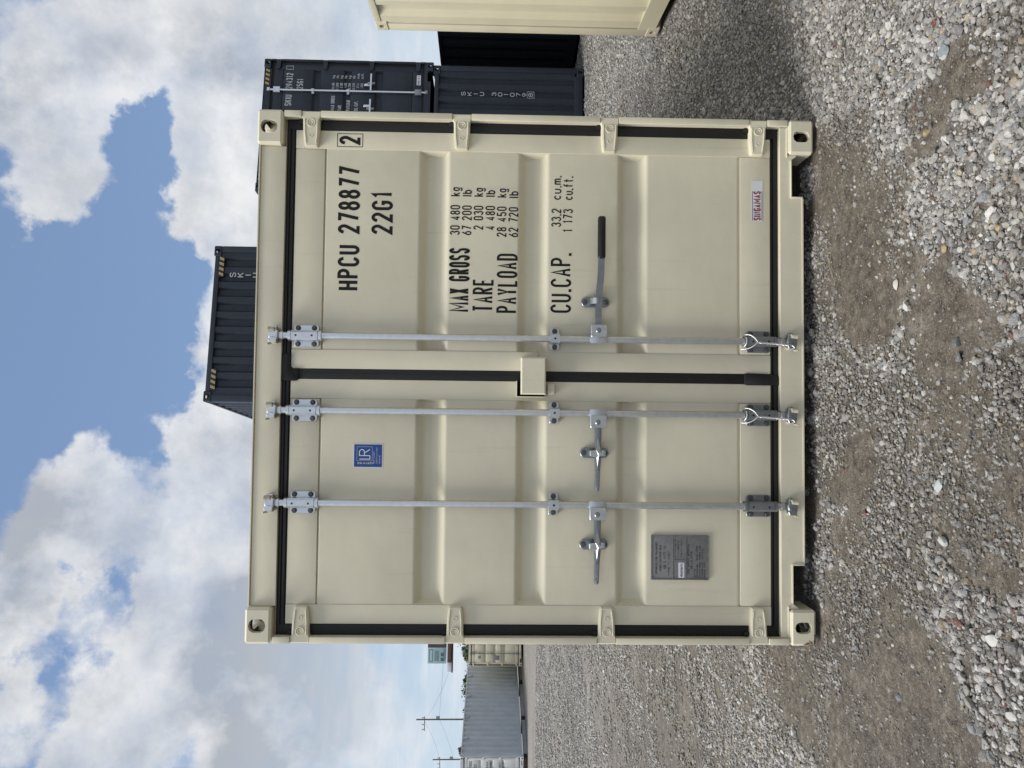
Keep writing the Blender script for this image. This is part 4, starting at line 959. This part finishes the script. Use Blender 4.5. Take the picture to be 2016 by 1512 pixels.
# single stones that stand out
SPEC = [('maroon', (1.511, 3.221), .030, (.13, .035, .03), 'dark red stone in the dark gravel right of the near container'), ('maroon', (1.247, 2.484), .036, (.15, .04, .035), 'dark red stone near the upper right corner of the picture'),
 ('maroon', (.875, 2.133), .040, (.17, .05, .045), 'largest maroon stone, at the right picture edge among white pebbles'), ('maroon', (1.006, 2.60), .028, (.12, .035, .03), 'small dark red stone below the flat blue grey slab'),
 ('slab', (1.132, 2.439), .062, (.25, .29, .31), 'flat blue grey slab stone, widest single stone at upper right'), ('slab', (.764, 2.35), .046, (.22, .24, .25), 'angular slate grey stone below the tan pebble'),
 ('tan', (.893, 2.536), .042, (.36, .30, .17), 'tan yellow pebble right of the bottom right container corner'), ('tan', (.481, 2.17), .044, (.40, .31, .16), 'ochre stone at the right picture edge among white pebbles'),
 ('maroon', (.37, 2.14), .030, (.11, .03, .03), 'wine red stone under the ochre stone at the picture edge'), ('grey', (.151, 2.37), .046, (.16, .16, .16), 'dark grey oblong stone on mud in front of the middle seam'),
 ('grey', (.101, 2.356), .050, (.17, .165, .16), 'dark rounded stone beside the dark grey oblong stone'), ('white', (.533, 2.199), .048, (.62, .60, .57), 'big white stone near the ochre stone at the picture edge'),
 ('white', (-.747, 2.164), .050, (.55, .55, .52), 'pale wedge shaped stone at lower right beyond the mud'), ('wedge', (-.327, 2.46), .055, (.45, .48, .47), 'pale pointed flake in the gravel patch before the left door'),
 ('white', (.388, 2.72), .040, (.55, .53, .50), 'pale rounded stone at the edge of the mud by the right door'), ('white', (-.504, 2.42), .052, (.50, .50, .48), 'half buried white and grey stone before the left door'),
 ('tan', (.468, 2.431), .036, (.42, .33, .18), 'yellow stone in the gravel in front of the right door'), ('maroon', (-.502, 2.938), .030, (.14, .065, .055), 'reddish brown stone on the mud close to the left door')]
for k, (kd, (x, y), s, col, lab) in enumerate(SPEC):
    ms = stone_mesh(500+k, 3, .42 if kd in ('slab', 'wedge') else .62, size=s*.82)
    o = link('pebble', ms, stone_material('%s pebble' % kd, col)); z = float(terrain(x, y)); o.location = (x, y, z+s*.16); o.rotation_euler = (random.uniform(-.15, .15), random.uniform(-.15, .15), random.uniform(0, 6))
    tag(o, lab, 'stone')
M_stick = simple('dry pale stick', (.30, .25, .18), .8, 0, 60, .2); M_twig = simple('dark dry twig', (.07, .055, .04), .8, 0, 60, .2)
def stick(p, q_, r, mat, lab, seed):
    r_ = random.Random(seed); n = 9; pts = []
    for i in range(n):
        t = i/(n-1); x = p[0]+(q_[0]-p[0])*t+r_.uniform(-1, 1)*.006; y = p[1]+(q_[1]-p[1])*t+r_.uniform(-1, 1)*.008
        pts.append((x, y, float(terrain(x, y))+r*1.4+.004+.004*math.sin(3*t)))
    o = G().tube(pts, [r*(1-.6*i/(n-1)) for i in range(n)], 7).obj('stick', mat, None, 50); tag(o, lab, 'stick')
stick((.600, 3.276), (.447, 3.21), .0042, M_stick, 'pale dry stick lying on the mud below the right door', 3)
stick((1.245, 2.88), (1.150, 2.817), .0032, M_twig, 'thin dark twig in the gravel right of the near container', 4)
stick((.10, 2.16), (.0, 2.06), .0022, M_twig, 'fine twig crossing the mud at the right picture edge', 5)
# sparse weeds in the gravel at the right
M_weed, nb, bs = material('weed green'); bs.inputs['Base Color'].default_value = (.085, .105, .035, 1); bs.inputs['Roughness'].default_value = .7
nb.put(bs.inputs['Base Color'], nb.ramp(nb.n('ShaderNodeObjectInfo').outputs['Random'], [(0, (.085, .105, .035)), (1, (.14, .13, .06))]))
g = G(); cx, cy = 4.55, 10.2
for k in range(900):
    x = cx+random.gauss(0, .55); y = cy+random.gauss(0, .9); z = float(terrain(x, y)); a_ = random.uniform(0, 6.28); h = random.uniform(.015, .05); l = random.uniform(.01, .03)
    g.add([(x-.004*math.sin(a_), y+.004*math.cos(a_), z), (x+.004*math.sin(a_), y-.004*math.cos(a_), z), (x+l*math.cos(a_), y+l*math.sin(a_), z+h)], [(0, 1, 2)])
tag(g.obj('weeds', M_weed, None, None, fix=False), kind='stuff')

# ------------------------------------------------------------------ trees, poles, sign
def leafmat(name, c):
    mt, nb, bs = material(name); P_ = nb.n('ShaderNodeTexCoord').outputs['Object']
    nb.put(bs.inputs['Base Color'], nb.mix(nb.mr(nb.noise(P_, .9, 4, .6), .35, .65), tuple(v*.6 for v in c)+(1,), tuple(v*1.5 for v in c)+(1,))); bs.inputs['Roughness'].default_value = .65; return mt
M_leaf = leafmat('dark green foliage', (.035, .055, .025)); M_leaf2 = leafmat('mid green foliage', (.055, .085, .030)); M_bark = simple('bark', (.07, .055, .045), .9, 0, 3, .3)
def tree(x, y, h, rad, mat, label, seed, conical=False, low=.25, n=6000, grp=None):
    r_ = random.Random(seed); e = empty('tree', (x, y, -.1), label=label, cat='tree', group=grp)
    g = G(); g.tube([(0, 0, 0), (.05, 0, h*.4), (0, .05, h*.9)], [h*.028, h*.018, h*.004], 8)
    tips = []
    for k in range(11):
        a_ = r_.uniform(0, 6.28); z0 = h*r_.uniform(.22, .75); rr = rad*r_.uniform(.5, .95)*(1-.6*(z0/h) if conical else 1); p1 = (math.cos(a_)*rr, math.sin(a_)*rr, z0+h*r_.uniform(.05, .22))
        g.tube([(0, 0, z0), (p1[0]*.5, p1[1]*.5, z0+h*.06), p1], [h*.010, h*.006, h*.002], 5); tips.append(p1)
    g.obj('trunk', M_bark, e, 50)
    cl = [(t[0], t[1], t[2], rad*r_.uniform(.22, .42)) for t in tips]
    for k in range(26):
        a_ = r_.uniform(0, 6.28); t = r_.uniform(low, 1.0); env = (1-t)**.8*1.3 if conical else math.sin(min(1, t*1.05)*math.pi)**.6
        rr = rad*env*r_.uniform(.3, 1.0); cl.append((math.cos(a_)*rr, math.sin(a_)*rr, h*t, rad*r_.uniform(.12, .33)*(1.1-.5*t)))
    v = []; f = []
    for k in range(n):
        c = cl[r_.randrange(len(cl))]; d = Vector((r_.gauss(0, 1), r_.gauss(0, 1), r_.gauss(0, .8))).normalized()*c[3]*r_.uniform(.55, 1.1)
        p = Vector(c[:3])+d; s = r_.uniform(.08, .17)*(h/6)**.5; n1 = Vector((r_.gauss(0, 1), r_.gauss(0, 1), r_.gauss(0, 1))).normalized(); n2 = n1.orthogonal().normalized(); b_ = len(v)
        v += [tuple(p-n1*s), tuple(p+n2*s*.5), tuple(p+n1*s), tuple(p-n2*s*.5)]; f.append((b_, b_+1, b_+2, b_+3))
    me_ = bpy.data.meshes.new('crown'); me_.from_pydata(v, [], f); link('crown', me_, mat, e)
tree(-20.2, 62, 5.4, 2.3, M_leaf, 'dark bushy tree directly behind the near container edge, above the distant cream container', 1, n=8000)
tree(-23.4, 64, 3.85, 1.9, M_leaf2, 'round mid green bush like tree over the far end of the long grey container', 2)
tree(-24.9, 62, 3.9, 1.1, M_leaf, 'small dark ragged tree left of the round green one', 3, n=4000)
tree(-37.3, 75, 4.75, 1.5, M_leaf, 'small dark conical tree by the shorter utility pole', 4, True, n=4500)
for k, (x, y, h, rd) in enumerate(((-27.6, 66, 3.7, 2.0), (-31.0, 70, 3.85, 2.4), (-34.0, 72, 3.9, 1.7), (-41, 80, 4.2, 2.4))):
    tree(x, y, h, rd, M_leaf2 if k % 2 else M_leaf, ['low tree top just left of the taller utility pole line', 'low wide tree behind the long grey container between the poles', 'low tree beside the conical tree beyond the grey container', 'low tree beyond the shorter pole at far left'][k], 10+k, n=4000, grp='low trees behind the containers')
def pole(x, y, h, label, lean=0.):
    e = empty('utility_pole', (x, y, -.1), label=label, cat='utility pole')
    G().tube([(0, 0, 0), (lean*h*.5, 0, h*.5), (lean*h, 0, h)], [.075, .065, .055], 10).obj('pole_shaft', M_wood, e, 50)
    G().box(-.9+lean*h, .25+lean*h, -.03, .03, h-.70, h-.64).obj('crossarm', M_wood, e)
    g = G()
    for k in (-.8, -.4, .15): g.tube([(k+lean*h, 0, h-.62), (k+lean*h, 0, h-.45)], .035, 6)
    g.obj('insulator', M_galvd, e)
    G().box(lean*h+.10, lean*h+.26, -.08, .08, h-1.9, h-1.6, .03).obj('transformer', M_galvd, e)
pole(-27.2, 60, 7.55, 'taller wooden utility pole behind the long grey container', -.006)
pole(-35.5, 70, 6.95, 'shorter wooden utility pole near the left picture edge', -.01)
def wire(p, q_, sag, label):
    pts = []
    for i in range(25):
        t = i/24; pts.append((p[0]+(q_[0]-p[0])*t, p[1]+(q_[1]-p[1])*t, p[2]+(q_[2]-p[2])*t-sag*1.6*t*(1-t)))
    tag(G().tube(pts, .007, 5).obj('overhead_wire', M_bolt, None, 50), label, 'wire', 'overhead wires')
wire((-27.2, 60, 6.7), (-18, 46, 4.1), .4, 'thin overhead wire falling from the taller pole towards the round bush')
wire((-27.2, 60, 5.6), (-12, 86, 6.4), .5, 'thin overhead wire from the taller pole to behind the billboard')
wire((-27.2, 60, 6.85), (-35.5, 70, 6.2), .35, 'upper thin wire strung between the two utility poles')
wire((-27.2, 60, 5.6), (-35.5, 70, 4.9), .25, 'lower thin wire strung between the two utility poles')
wire((-35.5, 70, 6.2), (-52, 78, 6.4), .5, 'thin overhead wire leaving the shorter pole to the left')
# billboard
bb = empty('billboard', (-25.9, 80, -.1), R(8), label='pale blue lettered billboard on a brown walkway high above the trees', cat='billboard')
M_bill = simple('pale blue billboard print', (.33, .46, .50), .6, 0, 1.5, .12, 0); M_brown = simple('brown painted steel', (.085, .045, .035), .7, 0, 2, .2); M_purple = simple('dark purple print', (.075, .055, .075), .6, 0, 2, .2, 0)
M_billink = simple('teal billboard lettering', (.05, .16, .16), .6, 0, 2, .1, 0)
G().box(-4.2, 6.0, .0, .25, 6.35, 8.35, .02).obj('sign_panel', M_bill, bb)
G().box(-2.55, 6.02, -.012, -.004, 6.35, 8.35).obj('dark_print', M_purple, bb)
g = G()
for z in (7.8,): 
    for (a, c, e, f_) in ((-4.0, -2.75, z, z+.05), (-4.0, -2.75, z+.36, z+.41), (-4.0, -3.95, z+.05, z+.36), (-2.8, -2.75, z+.05, z+.36)): g.box(a, c, -.012, -.004, e, f_)
t_ = text_mesh([('STORAGE', -3.9, -2.85, 7.92, .18)], -.004, .14); 
for k in range(4): g.box(-3.95, -2.8-.1*(k % 2), -.012, -.004, 7.55-.13*k, 7.60-.13*k)
for k in range(2): g.box(-3.95+.5*k, -3.6+.5*k, -.012, -.004, 6.62, 6.95)
g.box(-3.95, -2.8, -.012, -.004, 6.5, 6.54)
g.obj('billboard_print', M_billink, bb)
G().box(-3.9, 6.2, -.9, .1, 5.75, 6.20, .03).obj('walkway', M_brown, bb); G().box(-4.95, -3.95, -.5, .05, 5.72, 6.22, .03).obj('walkway_end', M_white, bb); G().box(-4.95, 6.2, -.9, .1, 5.62, 5.71).obj('walkway_shade', M_under_shade, bb)  # last box: dark strip painted in as the shadow below the walkway
G().tube([(1.6, .35, 0), (1.6, .35, 7.5)], .35, 14).obj('support_post', M_brown, bb)
